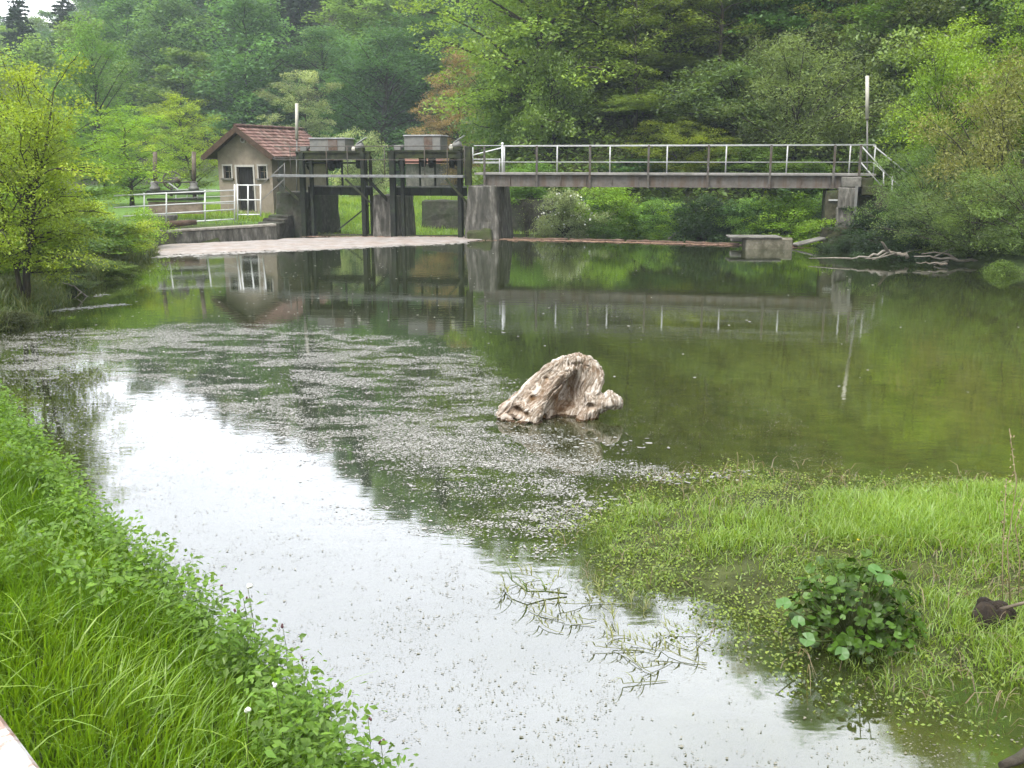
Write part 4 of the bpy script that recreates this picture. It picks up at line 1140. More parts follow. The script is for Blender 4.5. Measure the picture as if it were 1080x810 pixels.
at_px('beech', 484, 72, 46, 76, BROWN, 'copper brown tree standing left of the tall near wood', k=0)
at_px('shrub', 383, 62, 134, 52, GREY, 'pale green round bush between the two gear housings', cat='bush', name='bush', parts=('stems', 'foliage'))
at_px('round', 405, 96, 20, 140, DARK, 'large dark green tree above the two gear housings', k=2)
at_px('round', 345, 104, 22, 110, BLUEG, 'bluish green rounded tree above and behind the hut roof', k=0)
at_px('round', 455, 106, 2, 120, DARK, 'dark tree behind the copper brown tree', k=1)
at_px('round', 270, 108, 60, 100, BLUEG, 'dark bluish green tree directly behind the hut', k=2)
at_px('far_spruce', 84, 128, -6, 62, (.042, .062, .034), 'dark tall conifer on the skyline above the left maple', name='conifer_tree', k=0)
at_px('far_spruce', 27, 190, 16, 40, (.055, .085, .055), 'hazy conifer near the top left corner of the view', name='conifer_tree', k=1)
at_px('far_spruce', 12, 205, 34, 36, (.055, .085, .055), 'shorter hazy conifer leftmost on the far ridge', name='conifer_tree', k=0)
at_px('far_b', 57, 200, 8, 44, MID, 'hazy round topped tree left of the dark tall conifer', k=0)

_bk = random.Random(31)
for i, (px, Y, top, w, col, lab) in enumerate(((62, 22.6, 286, 56, (.075, .12, .035), 'dark leafy bush on the bank directly right of the maple trunk'), (104, 25.5, 272, 44, (.12, .19, .04), 'leafy bush overhanging the left bank halfway to the canal wall'),
        (140, 31.8, 248, 34, (.14, .2, .035), 'yellowish bush on the left bank nearest the canal wall'), (20, 23.5, 235, 120, (.10, .18, .04), 'green bush behind the maple trunk on the left bank'), (60, 27.5, 225, 120, (.11, .2, .04), 'broad green bush farther behind the maple trunk'))):
    at_px('shrub', px, Y, top, w, col, lab, cat='bush', name='bush', parts=('stems', 'foliage'), k=i)

# near wood, first row behind the footbridge
rows = [
    ('beech', 566, 51, -215, 205, (.20, .31, .065), 'large layered bright green tree at the left edge of the near wood'),
    ('round', 538, 58, -40, 96, (.15, .24, .04), 'bright green tree at the left edge of near wood beside the copper brown tree'),
    ('round', 640, 54, -235, 190, (.18, .28, .06), 'tall green tree behind the middle left of the footbridge'),
    ('ash', 700, 52, -300, 140, OLIVE, 'tall olive tree rising out of the view above the footbridge middle'),
    ('round', 712, 60, -140, 170, (.17, .26, .055), 'dense olive green tree filling the wood behind the yellow leaved maple'),
    ('ash', 745, 56, -60, 110, (.17, .24, .045), 'light green slim tree behind the yellow leaved maple'),
    ('thin', 668, 48.5, -70, 80, (.19, .27, .05), 'thin trunked tree with sparse leaves above the footbridge'),
    ('thin', 757, 49, -110, 90, (.20, .28, .05), 'tall thin trunked tree left of the olive willow'),
    ('ash', 770, 55, -150, 130, (.19, .29, .05), 'leafy tall tree behind the olive willow'),
    ('maple_right', 722, 45.5, 122, 92, (.20, .27, .035), 'small yellow leaved maple right behind the footbridge railing'),
    ('willow', 832, 44.5, 18, 150, (.16, .225, .065), 'olive grey willow behind the right half of footbridge'),
    ('thin', 880, 47, -90, 80, OLIVE, 'sparse dark trunked tree behind the right measuring pole'),
    ('spruce', 905, 50, -120, 95, (.022, .04, .018), 'dark spruce deep in the wood behind the right measuring pole'),
    ('round', 960, 46, -90, 150, MID, 'green tree rising above the bright right maple'),
    ('maple_right', 1000, 35.0, 22, 128, (.21, .34, .025), 'bright green maple on the right bank beside the footbridge end'),
    ('willow', 1062, 31.5, 48, 150, (.21, .23, .06), 'yellowish olive willow at the right picture edge'),
    ('maple_right', 1085, 37, -20, 150, (.21, .34, .028), 'bright green tree above the yellowish willow at top right'),
    ('willow', 985, 32.2, 152, 100, (.13, .22, .055), 'soft green willow bush hiding the stone steps'),
    ('willow', 1030, 29.4, 172, 130, (.11, .17, .045), 'dark olive willow bush hanging over the fallen branches'),
    ('willow', 1100, 27.4, 150, 120, (.13, .21, .045), 'green willow bush at the waterline on the far right'),
    ('shrub', 930, 34.6, 214, 84, (.022, .050, .017), 'dark ivy covered bush at the foot of the abutment'),
    ('shrub', 900, 33.6, 246, 50, (.03, .062, .02), 'low dark ivy growth at the waterline below the abutment'),
    ('shrub', 672, 50, 92, 125, (.15, .23, .055), 'tall green bush on the slope left of the yellow leaved maple'),
    ('shrub', 716, 52, 76, 120, (.175, .26, .06), 'tall light green bush on the slope above the yellow leaved maple'),
    ('shrub', 756, 50, 104, 110, (.14, .21, .055), 'tall green bush on the slope right of the yellow leaved maple'),
    ('shrub', 962, 31.0, 226, 82, (.028, .060, .018), 'dark green bush on the bank right of the abutment'),
    ('shrub', 597, 41.0, 196, 62, GREY, 'grey green bush with white blossom next to the footbridge pier'),
    ('shrub', 655, 42.2, 190, 84, BRIGHT, 'bright green shrub beneath the footbridge right of the blossoming bush'),
    ('shrub', 700, 41.0, 208, 66, MID, 'mid green shrub beneath the middle of the footbridge'),
    ('shrub', 745, 39.6, 204, 82, (.04, .085, .025), 'dark green shrub beneath the footbridge left of the outlet chamber'),
    ('shrub', 838, 37.6, 202, 84, BRIGHT, 'bright green shrub behind the outlet chamber'),
    ('shrub', 790, 39.4, 206, 62, MID, 'green shrub behind and left of the outlet chamber'),
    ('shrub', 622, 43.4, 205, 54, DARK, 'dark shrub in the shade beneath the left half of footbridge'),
    ('bare', 556, 41.4, 205, 40, OLIVE, 'almost bare twiggy shrub right of the footbridge pier'),
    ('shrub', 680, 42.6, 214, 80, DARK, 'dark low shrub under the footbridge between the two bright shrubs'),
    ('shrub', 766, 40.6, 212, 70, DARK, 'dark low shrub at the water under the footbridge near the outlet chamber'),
    ('shrub', 640, 41.6, 222, 70, MID, 'low green shrub hanging over the boom logs under the footbridge'),
    ('shrub', 722, 40.3, 222, 66, BRIGHT, 'low bright shrub hanging over the boom logs under the footbridge'),
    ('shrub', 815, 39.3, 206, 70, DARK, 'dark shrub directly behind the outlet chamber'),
    ('shrub', 875, 38.6, 205, 60, MID, 'green shrub squeezed between outlet chamber and abutment'),
    ('weedbush', 1066, 26.8, 274, 44, (.11, .18, .03), 'small green bush at the waterline right of the fallen branches'),
    ('shrub', 565, 47, 170, 90, MID, 'green shrub rising above the left footbridge railing'),
    ('shrub', 800, 44, 150, 110, (.11, .19, .035), 'broad green shrub behind the footbridge railing under the olive willow'),
    ('shrub', 860, 42.2, 168, 90, MID, 'green shrub behind the footbridge railing near its right end'),
    ('shrub', 690, 46, 165, 100, DARK, 'dark green shrub behind the footbridge railing left of the yellow maple'),
]
for i, (sp, px, Y, top, w, col, lab) in enumerate(rows):
    bush = sp in ('shrub', 'weedbush', 'bare')
    at_px(sp, px, Y, top, w, col, lab, cat='bush' if bush else 'tree', name='bush' if bush else {'spruce': 'conifer_tree', 'willow': 'willow_tree', 'maple_right': 'maple_tree'}.get(sp, 'broadleaf_tree'),
          parts=('stems', 'foliage') if bush else ('trunk', 'crown'), k=i)
# white blossom on the bush by the pier
_b = [o for o in COL.objects if o.get('label', '').startswith('grey green bush with white')][0]
_rng = np.random.default_rng(5)
_n = 150; _t = _rng.uniform(0, 6.28, _n); _u = _rng.uniform(.15, 1, _n); _r = envelope('dome', _u) * 1.28 * _rng.uniform(.85, 1.05, _n)
_pos = np.stack([np.cos(_t) * _r, np.sin(_t) * _r, _u * 2.0], 1)
V, F, t_, y_ = leaf_faces(_rng, _pos, .09, aspect=.9, upb=.4)
link('blossom', mesh_arrays('blossom', V, [F]), M['white_flower'], _b)

# random wood on the two slopes
def free(x, y, r):
    return all((x - a) ** 2 + (y - b) ** 2 > (max(r, .8 * c)) ** 2 for a, b, c in occupied)
def toe_d(x, y): return -float(sdist(np.array([x]), np.array([y]), TOE)[0])
rnd = random.Random(4)
cnt = 0
kinds_near = [('round', 'leafy green tree in the wood on the slope behind the footbridge', (.19, .31, .06), 16, 4.4), ('beech', 'dark leafy tree in the wood on the slope behind the footbridge', (.13, .22, .05), 16, 4.6),
              ('ash', 'yellow green tree in the wood on the slope behind the footbridge', (.21, .29, .05), 17, 3.6), ('ash', 'olive green slim tree in the wood on the slope behind the footbridge', OLIVE, 17, 3.4),
              ('thin', 'thin bare trunked tree in the wood on the slope behind the footbridge', (.18, .25, .05), 18, 2.6)]
for tries in range(2600):
    x = rnd.uniform(-1, 62); y = rnd.uniform(30, 112)
    d = toe_d(x, y)
    if d < 4 or d > 52: continue
    az = math.degrees(math.atan2(x, y))
    if az > 36 or az < -2: continue
    mind = 4.3 + d * .05
    if not free(x, y, mind): continue
    sp, lab, col, H, Rr = kinds_near[rnd.choices(range(5), (3, 2, 3, 2, 2))[0]]
    j = [c * rnd.uniform(.8, 1.2) for c in col]
    f = rnd.uniform(.8, 1.15)
    if az < 4.5: f *= .8
    plant(sp, x, y, H * f, Rr * rnd.uniform(.85, 1.15), j, lab, group='trees of the wood behind the footbridge', k=rnd.randrange(9)); cnt += 1
    if cnt > 130: break
n_near = cnt
cnt = 0
for tries in range(1500):
    x = rnd.uniform(-1, 40); y = rnd.uniform(34, 72)
    d = toe_d(x, y); az = math.degrees(math.atan2(x, y))
    if d < 2.5 or d > 24 or az > 32 or az < -1: continue
    if any((x - a) ** 2 + (y - b) ** 2 < (1.6 if c > 2.7 else 2.4) ** 2 for a, b, c in occupied): continue
    col, lab = rnd.choice([((.17, .26, .055), 'yellowish undergrowth bush on the wooded slope behind the footbridge'), ((.12, .20, .05), 'green undergrowth bush on the wooded slope behind the footbridge'), ((.085, .15, .04), 'dark undergrowth bush on the wooded slope behind the footbridge')])
    plant('shrub', x, y, rnd.uniform(3.2, 6.5), rnd.uniform(2.2, 3.4), [c * rnd.uniform(.85, 1.15) for c in col], lab, cat='bush', name='bush', group='undergrowth of the wood behind the footbridge', k=rnd.randrange(9), parts=('stems', 'foliage')); cnt += 1
    if cnt >= 70: break
print('undergrowth', cnt)
kinds_far = [('far_a', 'bluish green tree in the hazy wood on the far hillside', (.105, .195, .065), 13, 4.4), ('far_a', 'fresh green tree in the hazy wood on the far hillside', (.165, .28, .06), 12, 4.4),
             ('far_b', 'slim green tree in the hazy wood on the far hillside', (.135, .23, .055), 14, 3.7), ('far_spruce', 'dark conifer in the hazy wood on the far hillside', (.028, .05, .026), 17, 3.2),
             ('far_a', 'dark green tree in the hazy wood on the far hillside', (.06, .125, .05), 13, 4.5)]
cnt = 0
for tries in range(9000):
    d = rnd.uniform(96, 262) ; az = rnd.uniform(-34, 6)
    x, y = d * math.sin(R(az)), d * math.cos(R(az))
    if toe_d(x, y) > 2: continue
    z = gz(x, y)
    if z < 1.6: continue
    if not free(x, y, 6.0 + (d - 96) * .018): continue
    up_ = (d - 96) / 160
    wts = (3, 3.2 - 1.5 * up_, 2.4, .5 + 2.2 * up_, 2)
    sp, lab, col, H, Rr = kinds_far[rnd.choices(range(5), wts)[0]]
    j = [c * rnd.uniform(.8, 1.2) for c in col]; f = rnd.uniform(.75, 1.2)
    if az < -22 and d > 150: f *= .72
    plant(sp, x, y, H * f, Rr * rnd.uniform(.85, 1.2), j, lab, cat='conifer' if 'spruce' in sp else 'tree', name='conifer_tree' if 'spruce' in sp else 'broadleaf_tree', group='trees of the far hillside wood', k=rnd.randrange(9)); cnt += 1
    if cnt >= 185: break
print('TREES near', n_near, 'far', cnt)
# ------------------------------------------------------------------ grass and herbs
def blades(rng, base, Ln, width, lean, az, segs=3, tint=None, young=None, droop=.5):
    n = len(base)
    s = np.linspace(0, 1, segs + 1)
    dh = np.stack([np.cos(az), np.sin(az), np.zeros(n)], 1)
    sd_ = np.stack([-np.sin(az), np.cos(az), np.zeros(n)], 1)
    tw = rng.uniform(-.9, .9, n)
    wv = sd_ * np.cos(tw)[:, None] + dh * np.sin(tw)[:, None]
    V = np.zeros((n, segs + 1, 2, 3))
    for i, q in enumerate(s):
        c = base + dh * (Ln * lean * q ** 1.7)[:, None]
        c[:, 2] += Ln * (q - droop * np.minimum(lean, 1.3) * q ** 2.4 * .75)
        w = (width * (1 - q ** 1.6) * .5 + .0004)[:, None]
        V[:, i, 0] = c - wv * w; V[:, i, 1] = c + wv * w
    V = V.reshape(-1, 3)
    k = 2 * (segs + 1)
    F = []
    b = np.arange(n) * k
    for i in range(segs):
        F.append(np.stack([b + 2 * i, b + 2 * i + 1, b + 2 * i + 3, b + 2 * i + 2], 1))
    return V, np.concatenate(F), np.repeat(tint, k), np.repeat(young, k)

def join(parts):
    V, F, T, Y, o = [], [], [], [], 0
    for v, f, t, y in parts:
        V.append(v); F.append(f + o); T.append(t); Y.append(y); o += len(v)
    return np.concatenate(V), np.concatenate(F), np.concatenate(T), np.concatenate(Y)

def in_view(x, y, z, mx=330, my=160):
    u = x; v = y * CT - (z - CAMZ) * ST; w = y * ST + (z - CAMZ) * CT
    px = 540 + 1050 * u / np.maximum(v, .1); py = 405 - 1050 * w / np.maximum(v, .1)
    return (v > .5) & (px > -mx - 200 / v) & (px < 1080 + mx) & (py < 810 + my + 300 / v)

def stuff(name, parts, mat, color):
    V, F, T, Y = join(parts)
    o = link(name, mesh_arrays(name, V, [F], {'tint': T, 'young': Y}), mat)
    o.color = (*color, 1)
    return tag(o, kind='stuff')

rng = np.random.default_rng(12)
# --- near left bank: long lush grass
n = 540000
x = rng.uniform(-12.5, .8, n); y = rng.uniform(.6, 15.5, n)
sd = sdist(x, y, POND)
keep = (sd > -.04) & (sd < 7) & in_view(x, y, 1.0)
dens = np.clip(6.0 / np.hypot(x, y), .25, 1.0) ** .8
keep &= rng.uniform(0, 1, n) < dens * .95
x, y, sd = x[keep], y[keep], sd[keep]
z = ground_z(x, y)
clump = fnoise(x, y, .55, 2); patch = fnoise(x, y, 1.6, 8)
n = len(x)
Ln = (.13 + .19 * clump + .08 * patch) * rng.uniform(.55, 1.25, n) * (.75 + .25 * sst(0, .5, sd))
az = rng.normal(0, .9, n) + 5.4 + 4 * (fnoise(x, y, .8, 14) - .5)
tint = np.clip(.5 + (patch - .5) * .7 + rng.normal(0, .18, n), 0, 1)
young = np.clip((patch - .45) * 1.5 + rng.normal(.1, .15, n), 0, 1)
g1 = blades(rng, np.stack([x, y, z - .02], 1), Ln, rng.uniform(.006, .0125, n), rng.uniform(.1, .95, n) * (.6 + .8 * clump), az, 3, tint, young)
# few broad pale arching blades
m = 700
i = rng.choice(n, m, replace=False)
g2 = blades(rng, np.stack([x[i], y[i], z[i]], 1), rng.uniform(.28, .46, m), rng.uniform(.009, .015, m), rng.uniform(.5, 1.2, m), rng.uniform(0, 6.28, m), 5, np.full(m, .7), rng.uniform(.3, .8, m), droop=.7)
print('bank blades', n)
stuff('bank_grass', [g1, g2], M['grass'], (.125, .25, .014))

# --- leafy herbs along the bank edge
def herb_cloud(cx, cy, h, r, nl, leaf, rng, tmean=.5, yg=.3):
    cz = ground_z(cx, cy)
    k = np.repeat(np.arange(len(cx)), nl)
    nn = len(k)
    u = rng.uniform(.15, 1, nn) ** .7
    pos = np.stack([cx[k] + rng.normal(0, 1, nn) * r[k] * (.45 + .3 * u), cy[k] + rng.normal(0, 1, nn) * r[k] * (.45 + .3 * u), cz[k] + h[k] * u], 1)
    tint = np.clip(np.repeat(rng.normal(tmean, .15, len(cx)), nl), 0, 1)
    return leaf_faces(rng, pos, leaf, aspect=.55, upb=.9, hang=.3, young=np.clip(rng.normal(yg, .2, nn), 0, 1), tint=tint)
n = 16000
x = rng.uniform(-10, .3, n); y = rng.uniform(2.5, 14, n); sd = sdist(x, y, POND)
edge = np.exp(-((sd - .14) / .19) ** 2) * (.5 + .8 * (fnoise(x, y, .7, 21) > .42)) + .20 * (fnoise(x, y, .9, 23) > .5)
k = (rng.uniform(0, 1, n) < edge * .62) & (sd > -.12) & in_view(x, y, .8)
x, y = x[k], y[k]
print('herbs', len(x))
hs = herb_cloud(x, y, rng.uniform(.22, .48, len(x)), rng.uniform(.07, .15, len(x)), 40, .049, rng, .5, .35)
# stems of the herbs
st_ = blades(rng, np.repeat(np.stack([x, y, ground_z(x, y)], 1), 3, 0), rng.uniform(.25, .46, 3 * len(x)), np.full(3 * len(x), .005), rng.uniform(.05, .4, 3 * len(x)), rng.uniform(0, 6.28, 3 * len(x)), 3, np.full(3 * len(x), .4), np.full(3 * len(x), .2))
stuff('bank_herbs', [hs, st_], M['leaf'], (.125, .245, .028))

# --- low wet spit of grass on the right
n = 430000
x = rng.uniform(-.4, 9.2, n); y = rng.uniform(3.6, 10.6, n)
pen = sdist(x, y, PEN)
pt = fnoise(x, y, .9, 31); pt2 = fnoise(x, y, .35, 33)
wx_, wy_ = W(900, 570)[:2]
lush = np.exp(-(((x - 2.9) / 1.25) ** 2 + ((y - 7.7) / .85) ** 2)) + .75 * np.exp(-(((x - 3.3) / .7) ** 2 + ((y - 5.5) / .45) ** 2)) + .55 * np.exp(-(((x - 4.6) / .9) ** 2 + ((y - 8.0) / .9) ** 2)) + .9 * np.exp(-(((x - 3.7) / .6) ** 2 + ((y - 5.4) / .6) ** 2))
bare_ = np.exp(-(((x - 3.6) / .55) ** 2 + ((y - 6.55) / .45) ** 2)) + .7 * np.exp(-(((x - 2.7) / .35) ** 2 + ((y - 5.25) / .25) ** 2)) + .6 * np.exp(-(((x - 3.6) / 1.1) ** 2 + ((y - 8.85) / .25) ** 2))
edge = sst(.30, -.35, pen + (pt - .5) * .7)
dens = edge * (.20 + .45 * (pt2 > .42) + .55 * lush) * (1 - .85 * np.clip(bare_, 0, 1)) * np.clip(.14 + 2.2 * (pt - .28), .05, 1)
k = (rng.uniform(0, 1, n) < dens * .8) & in_view(x, y, .1)
x, y, lush_, pt, pt2, bb = x[k], y[k], lush[k], pt[k], pt2[k], bare_[k]
n = len(x); z = np.maximum(ground_z(x, y), -.04)
Ln = (.05 + .135 * np.clip(lush_, 0, 1) + .07 * (pt2 - .4)) * rng.uniform(.5, 1.4, n)
tint = np.clip(.45 + .3 * np.clip(lush_, 0, 1) + (pt - .5) * .6 + rng.normal(0, .15, n), 0, 1)
s1 = blades(rng, np.stack([x, y, z - .01], 1), Ln, rng.uniform(.004, .009, n), rng.uniform(.15, 1.2, n), rng.uniform(0, 6.28, n), 3, tint, np.clip(.25 + rng.normal(.15, .2, n), 0, 1))
print('spit blades', n)
stuff('spit_grass', [s1], M['grass'], (.125, .235, .022))
# starwort and clover-like low leaves
n = 310000
x = rng.uniform(-.6, 9.2, n); y = rng.uniform(3.6, 10.6, n)
pen = sdist(x, y, PEN); pt = fnoise(x, y, .6, 41)
d_ = sst(.45, -.2, pen + (pt - .5) * 1.0) * np.clip((pt - .30) * 2.6, 0, 1)
k = (rng.uniform(0, 1, n) < d_ * .55) & in_view(x, y, .1)
x, y = x[k], y[k]; n = len(x); z = np.maximum(ground_z(x, y), .0)
print('spit leaves', n)
V1 = leaf_faces(rng, np.stack([x, y, z + np.abs(rng.normal(.012, .022, n))], 1), .024, aspect=.7, upb=1.1, young=np.clip(rng.normal(.4, .25, n), 0, 1))
stuff('water_starwort', [V1], M['leaf'], (.17, .25, .05))
# dead straw mats
n = 13000
x = rng.uniform(-.3, 7, n); y = rng.uniform(3.8, 10.4, n); pen = sdist(x, y, PEN)
bare_ = np.exp(-(((x - 3.6) / .65) ** 2 + ((y - 6.5) / .5) ** 2)) + .7 * np.exp(-(((x - 2.7) / .4) ** 2 + ((y - 5.25) / .3) ** 2)) + .6 * np.exp(-(((x - 3.2) / 1.6) ** 2 + ((y - 8.9) / .3) ** 2)) + .5 * np.exp(-(((x - 1.6) / .8) ** 2 + ((y - 9.1) / .35) ** 2))
k = (rng.uniform(0, 1, n) < (.10 + .5 * bare_) * sst(.3, 0, pen)) & in_view(x, y, .1)
x, y = x[k], y[k]; n = len(x); z = np.maximum(ground_z(x, y), .0) + rng.uniform(.005, .06, n)
s3 = blades(rng, np.stack([x, y, z], 1), rng.uniform(.10, .32, n), rng.uniform(.004, .007, n), np.full(n, 1.0), rng.uniform(0, 6.28, n), 3, rng.uniform(.2, .9, n), np.zeros(n), droop=1.25)
stuff('dead_straw', [s3], M['grass'], (.20, .155, .085))
# limp stems trailing on the water in front of the spit
tr = []
stems_at = [(W(rng.uniform(535, 760), 0 * 0 + rng.uniform(610, 720))) for _ in range(100)]
xs_, ys_ = [], []
for (ax, ay, _) in stems_at:
    d = float(sdist(np.array([ax]), np.array([ay]), PEN)[0])
    if .02 < d < .75 and rng.uniform() < .9 - d * .8: xs_.append(ax); ys_.append(ay)
xs_, ys_ = np.array(xs_), np.array(ys_); n = len(xs_)
paths, lp = [], []
for ax, ay in zip(xs_, ys_):
    a_ = rng.normal(2.9, .7); l = rng.uniform(.12, .38); w = np.linspace(0, 1, 5)
    bend = rng.normal(0, .4)
    p = np.stack([ax + np.cos(a_ + bend * w) * l * w, ay + np.sin(a_ + bend * w) * l * w, .006 + .05 * w * rng.uniform(0, 1)], 1)
    paths.append((p, np.full(5, .0026)))
    for q in range(7):
        lp.append((p[2 + q % 3] + np.array([0, 0, .004]), a_ + rng.choice([-1, 1]) * rng.uniform(.3, .9)))
V, F = tubes_np(paths, 4)
g = (V, F, np.full(len(V), .35), np.full(len(V), .3))
b0 = np.array([p for p, _ in lp]); a0 = np.array([a for _, a in lp]); m = len(b0)
lv = blades(rng, b0, rng.uniform(.05, .13, m), rng.uniform(.005, .010, m), np.full(m, .9), a0, 3, rng.uniform(.3, .8, m), rng.uniform(.1, .5, m), droop=.9)
stuff('trailing_water_grass', [g, lv], M['grass'], (.17, .21, .06))

# --- one long stem reaching out on its own
mb = MB(); s0 = [W(598, 628), W(575, 628), W(556, 631), W(540, 622), W(531, 611)]
s0 = [Vector(p) + up * (.012 + .02 * i) for i, p in enumerate(s0)]
mb.tube(s0, [.006, .006, .005, .004, .002], 6)
o = tag(mb.build('reed_stem', M['stem'], None), 'long reed stem lying alone on the bright water left of the grassy spit', 'reed')
lf = blades(rng, np.array([tuple(s0[i] - o.location) for i in (1, 1, 2, 2, 3, 3, 4)]), np.full(7, .17), np.full(7, .013), np.full(7, .9), np.array([2.2, 4.1, 2.5, 4.0, 2.0, 3.6, 2.7]), 4, np.full(7, .6), np.full(7, .3), droop=.7)
l_ = link('leaves', mesh_arrays('reed_leaves', lf[0], [lf[1]], {'tint': lf[2], 'young': lf[3]}), M['grass'], o); l_.color = (.085, .15, .03, 1)

# --- marsh plant with round leaves
def disc_leaves(rng, C, Nn, rad, tint):
    K = 12; V, F, T = [], [], []
    for c, nn, r, tt in zip(C, Nn, rad, tint):
        nn = nn / np.linalg.norm(nn); a = np.cross(nn, rng.normal(size=3)); a /= np.linalg.norm(a); b = np.cross(nn, a)
        base = len(V); V.append(c - nn * r * .16); T.append(tt)
        for k in range(K):
            th = .35 + (6.283 - .7) * k / (K - 1)
            rr = r * (1 + .07 * math.sin(th * 5 + r * 90))
            V.append(c + a * rr * math.cos(th) * 1.0 + b * rr * math.sin(th) + nn * r * .10 * math.sin(th * 3)); T.append(tt)
        for k in range(K - 1): F.append((base, base + 1 + k, base + 2 + k))
    return np.array(V), np.array(F), np.array(T)
mc = W(901, 668, .05); mz = gz(mc[0], mc[1])
mp_ = empty('marsh_plant', (mc[0], mc[1], max(mz, .0)), 'dark green clump of round glossy leaves growing on the grassy spit', 'plant')
n = 460; u = rng.uniform(0, 1, n); az = rng.uniform(0, 6.28, n)
el = np.arcsin(rng.uniform(.02, 1, n)); rr = rng.uniform(.62, 1.1, n)
rr = np.where(rng.uniform(0, 1, n) < .25, rr * .8, rr)
C = np.stack([np.cos(az) * np.cos(el) * rr * .43, np.sin(az) * np.cos(el) * rr * .40, .04 + np.sin(el) * rr * .50], 1)
Nn = C * np.array([1, 1, .9]) + rng.normal(0, .24, (n, 3)); Nn[:, 2] += .2
ti = np.clip(rng.normal(.45, .25, n), 0, 1)
V, F, T = disc_leaves(rng, C, Nn, rng.uniform(.014, .043, n), ti)
l_ = link('leaves', mesh_arrays('marsh_leaves', V, [F], {'tint': T, 'young': T * 0}), M['waxy_leaf'], mp_); l_.color = (.046, .10, .007, 1)
paths = [(np.stack([np.array([c[0] * .12, c[1] * .12, -.04]), np.array([c[0] * .6, c[1] * .6, c[2] * .55]), c - np.array([0, 0, .01])]), np.array([.005, .004, .003])) for c in C[:160]]
V, F = tubes_np(paths, 5); link('stems', mesh_arrays('marsh_stems', V, [F], smooth=True), M['stem'], mp_)
# large side leaves and a yellow flower
bigC = np.array([[-.50, -.12, .30], [-.40, -.32, .16], [-.44, -.25, .24], [.02, -.20, .56], [.06, -.26, .52], [-.22, -.42, .12]])
V, F, T = disc_leaves(rng, bigC, bigC * np.array([.5, .8, 1]) + np.array([0, -.25, .45]), np.array([.048, .046, .042, .044, .05, .042]), np.array([.9, .8, .75, .95, .8, .7]))
l_ = link('large_leaves', mesh_arrays('large_leaves', V, [F], {'tint': T, 'young': T * 0}), M['waxy_leaf'], mp_); l_.color = (.050, .115, .022, 1)
paths = [(np.stack([np.array([0, 0, 0]), c * np.array([.6, .6, .5]), c - np.array([0, 0, .012])]), np.array([.006, .005, .004])) for c in bigC]
V, F = tubes_np(paths, 5); link('petioles', mesh_arrays('petioles', V, [F], smooth=True), M['stem'], mp_)
# a yellower leafy collar behind the clump
nb = at_px('weedbush', 938, P(938, 640, 6.75).y, 588, 95, (.10, .17, .022), 'fresh yellow green leafy plant directly behind the round leaved clump', cat='plant', name='leafy_plant', parts=('stems', 'foliage'))

# --- dark rotten root lump
rc = W(1046, 655, .05)
mb = MB(); rz = gz(rc[0], rc[1])
for k in range(7):
    mb.ball((rc[0] + rng.normal(0, .045), rc[1] + rng.normal(0, .04), rz + .03 + rng.uniform(0, .08)), rng.uniform(.035, .065), (1.1, 1, 1.1), 12)
lump = mb.build('root_lump', M['earth'], None, rough=.10)
tag(lump, 'dark rotten lump of root on the right side of the grassy spit', 'root')
MB().tube([(rc[0] + .02, rc[1] - .05, rz + .1), (rc[0] + .14, rc[1] - .1, rz + .17), (rc[0] + .26, rc[1] - .08, rz + .22)], [.014, .010, .006], 6).build('twig', M['old_wood'], lump)
mb = MB(); q = Vector(W(1075, 800, .03)); mb.tube([q + Vector((-.12, -.06, 0)), q, q + Vector((.16, .1, .03))], [.018, .026, .03], 8)
tag(mb.build('driftwood_stick', M['bark'], None, rough=.01), 'brown stick lying in the shallows at the bottom right corner', 'stick')

# --- dry stalks at the right edge
for k, (px, pyb, pyt, lab) in enumerate(((1066, 640, 452, 'tallest dry beige stalk at the right edge of the spit'), (1058, 640, 505, 'shorter dry beige stalk left of the tallest one'), (1074, 630, 520, 'dry beige stalk right of the tallest one'))):
    b0 = Vector(W(px, pyb, .05)); b0.z = gz(b0.x, b0.y); t0 = P(px + 2, pyt, b0.y)
    mb = MB(); mb.tube([b0, b0.lerp(t0, .35) + Vector((.015 * (k - 1), .02, 0)), b0.lerp(t0, .7) + Vector((.03 * (1 - k), 0, 0)), t0 + Vector((.03 * (k - .7), 0, 0))], [.004, .0034, .0028, .002], 6)
    o = mb.build('stalk', M['dry_stem'], None); tag(o, lab, 'stalk', 'dry stalks on the spit')
    hp_ = np.array([tuple(b0.lerp(t0, f) - o.location + Vector((rng.normal(0, .012), rng.normal(0, .012), 0))) for f in rng.uniform(.55, 1, 40)])
    V, F, t_, y_ = leaf_faces(rng, hp_, .022, aspect=.4, upb=.2, hang=.5); link('seed_head', mesh_arrays('seed_head', V, [F]), M['dry_stem'], o)

# --- flowers along the bank edge
fl = [(196, 604), (234, 618), (262, 632), (256, 628), (247, 644), (298, 660), (318, 696), (388, 756), (402, 782)]
def flower_at(px, py, zf, label, cat, group, hm, r, name):
    p = Vector(W(px, py, zf)); g = gz(p.x, p.y)
    ob = empty(name, (p.x, p.y, g), label, cat, group)
    base = Vector((p.x + rng.normal(0, .02), p.y + .01, g))
    MB().tube([base, base.lerp(p, .6) + Vector((.01, 0, .01)), p], [.0022, .002, .0016], 5).build('stem', M['stem'], ob)
    mb = MB()
    for k in range(3): mb.ball(p + Vector((rng.normal(0, r * .8), rng.normal(0, r * .8), rng.normal(0, r * .6))), r * rng.uniform(.6, 1), (1, 1, 1.2), 6)
    mb.build('flower_head', M[hm], ob)
for px, py in fl: flower_at(px, py, .26, 'small purplish nodding flower among the herbs at the left bank edge', 'flower', 'purplish flowers on the bank', 'flower', .0085, 'bank_flower')
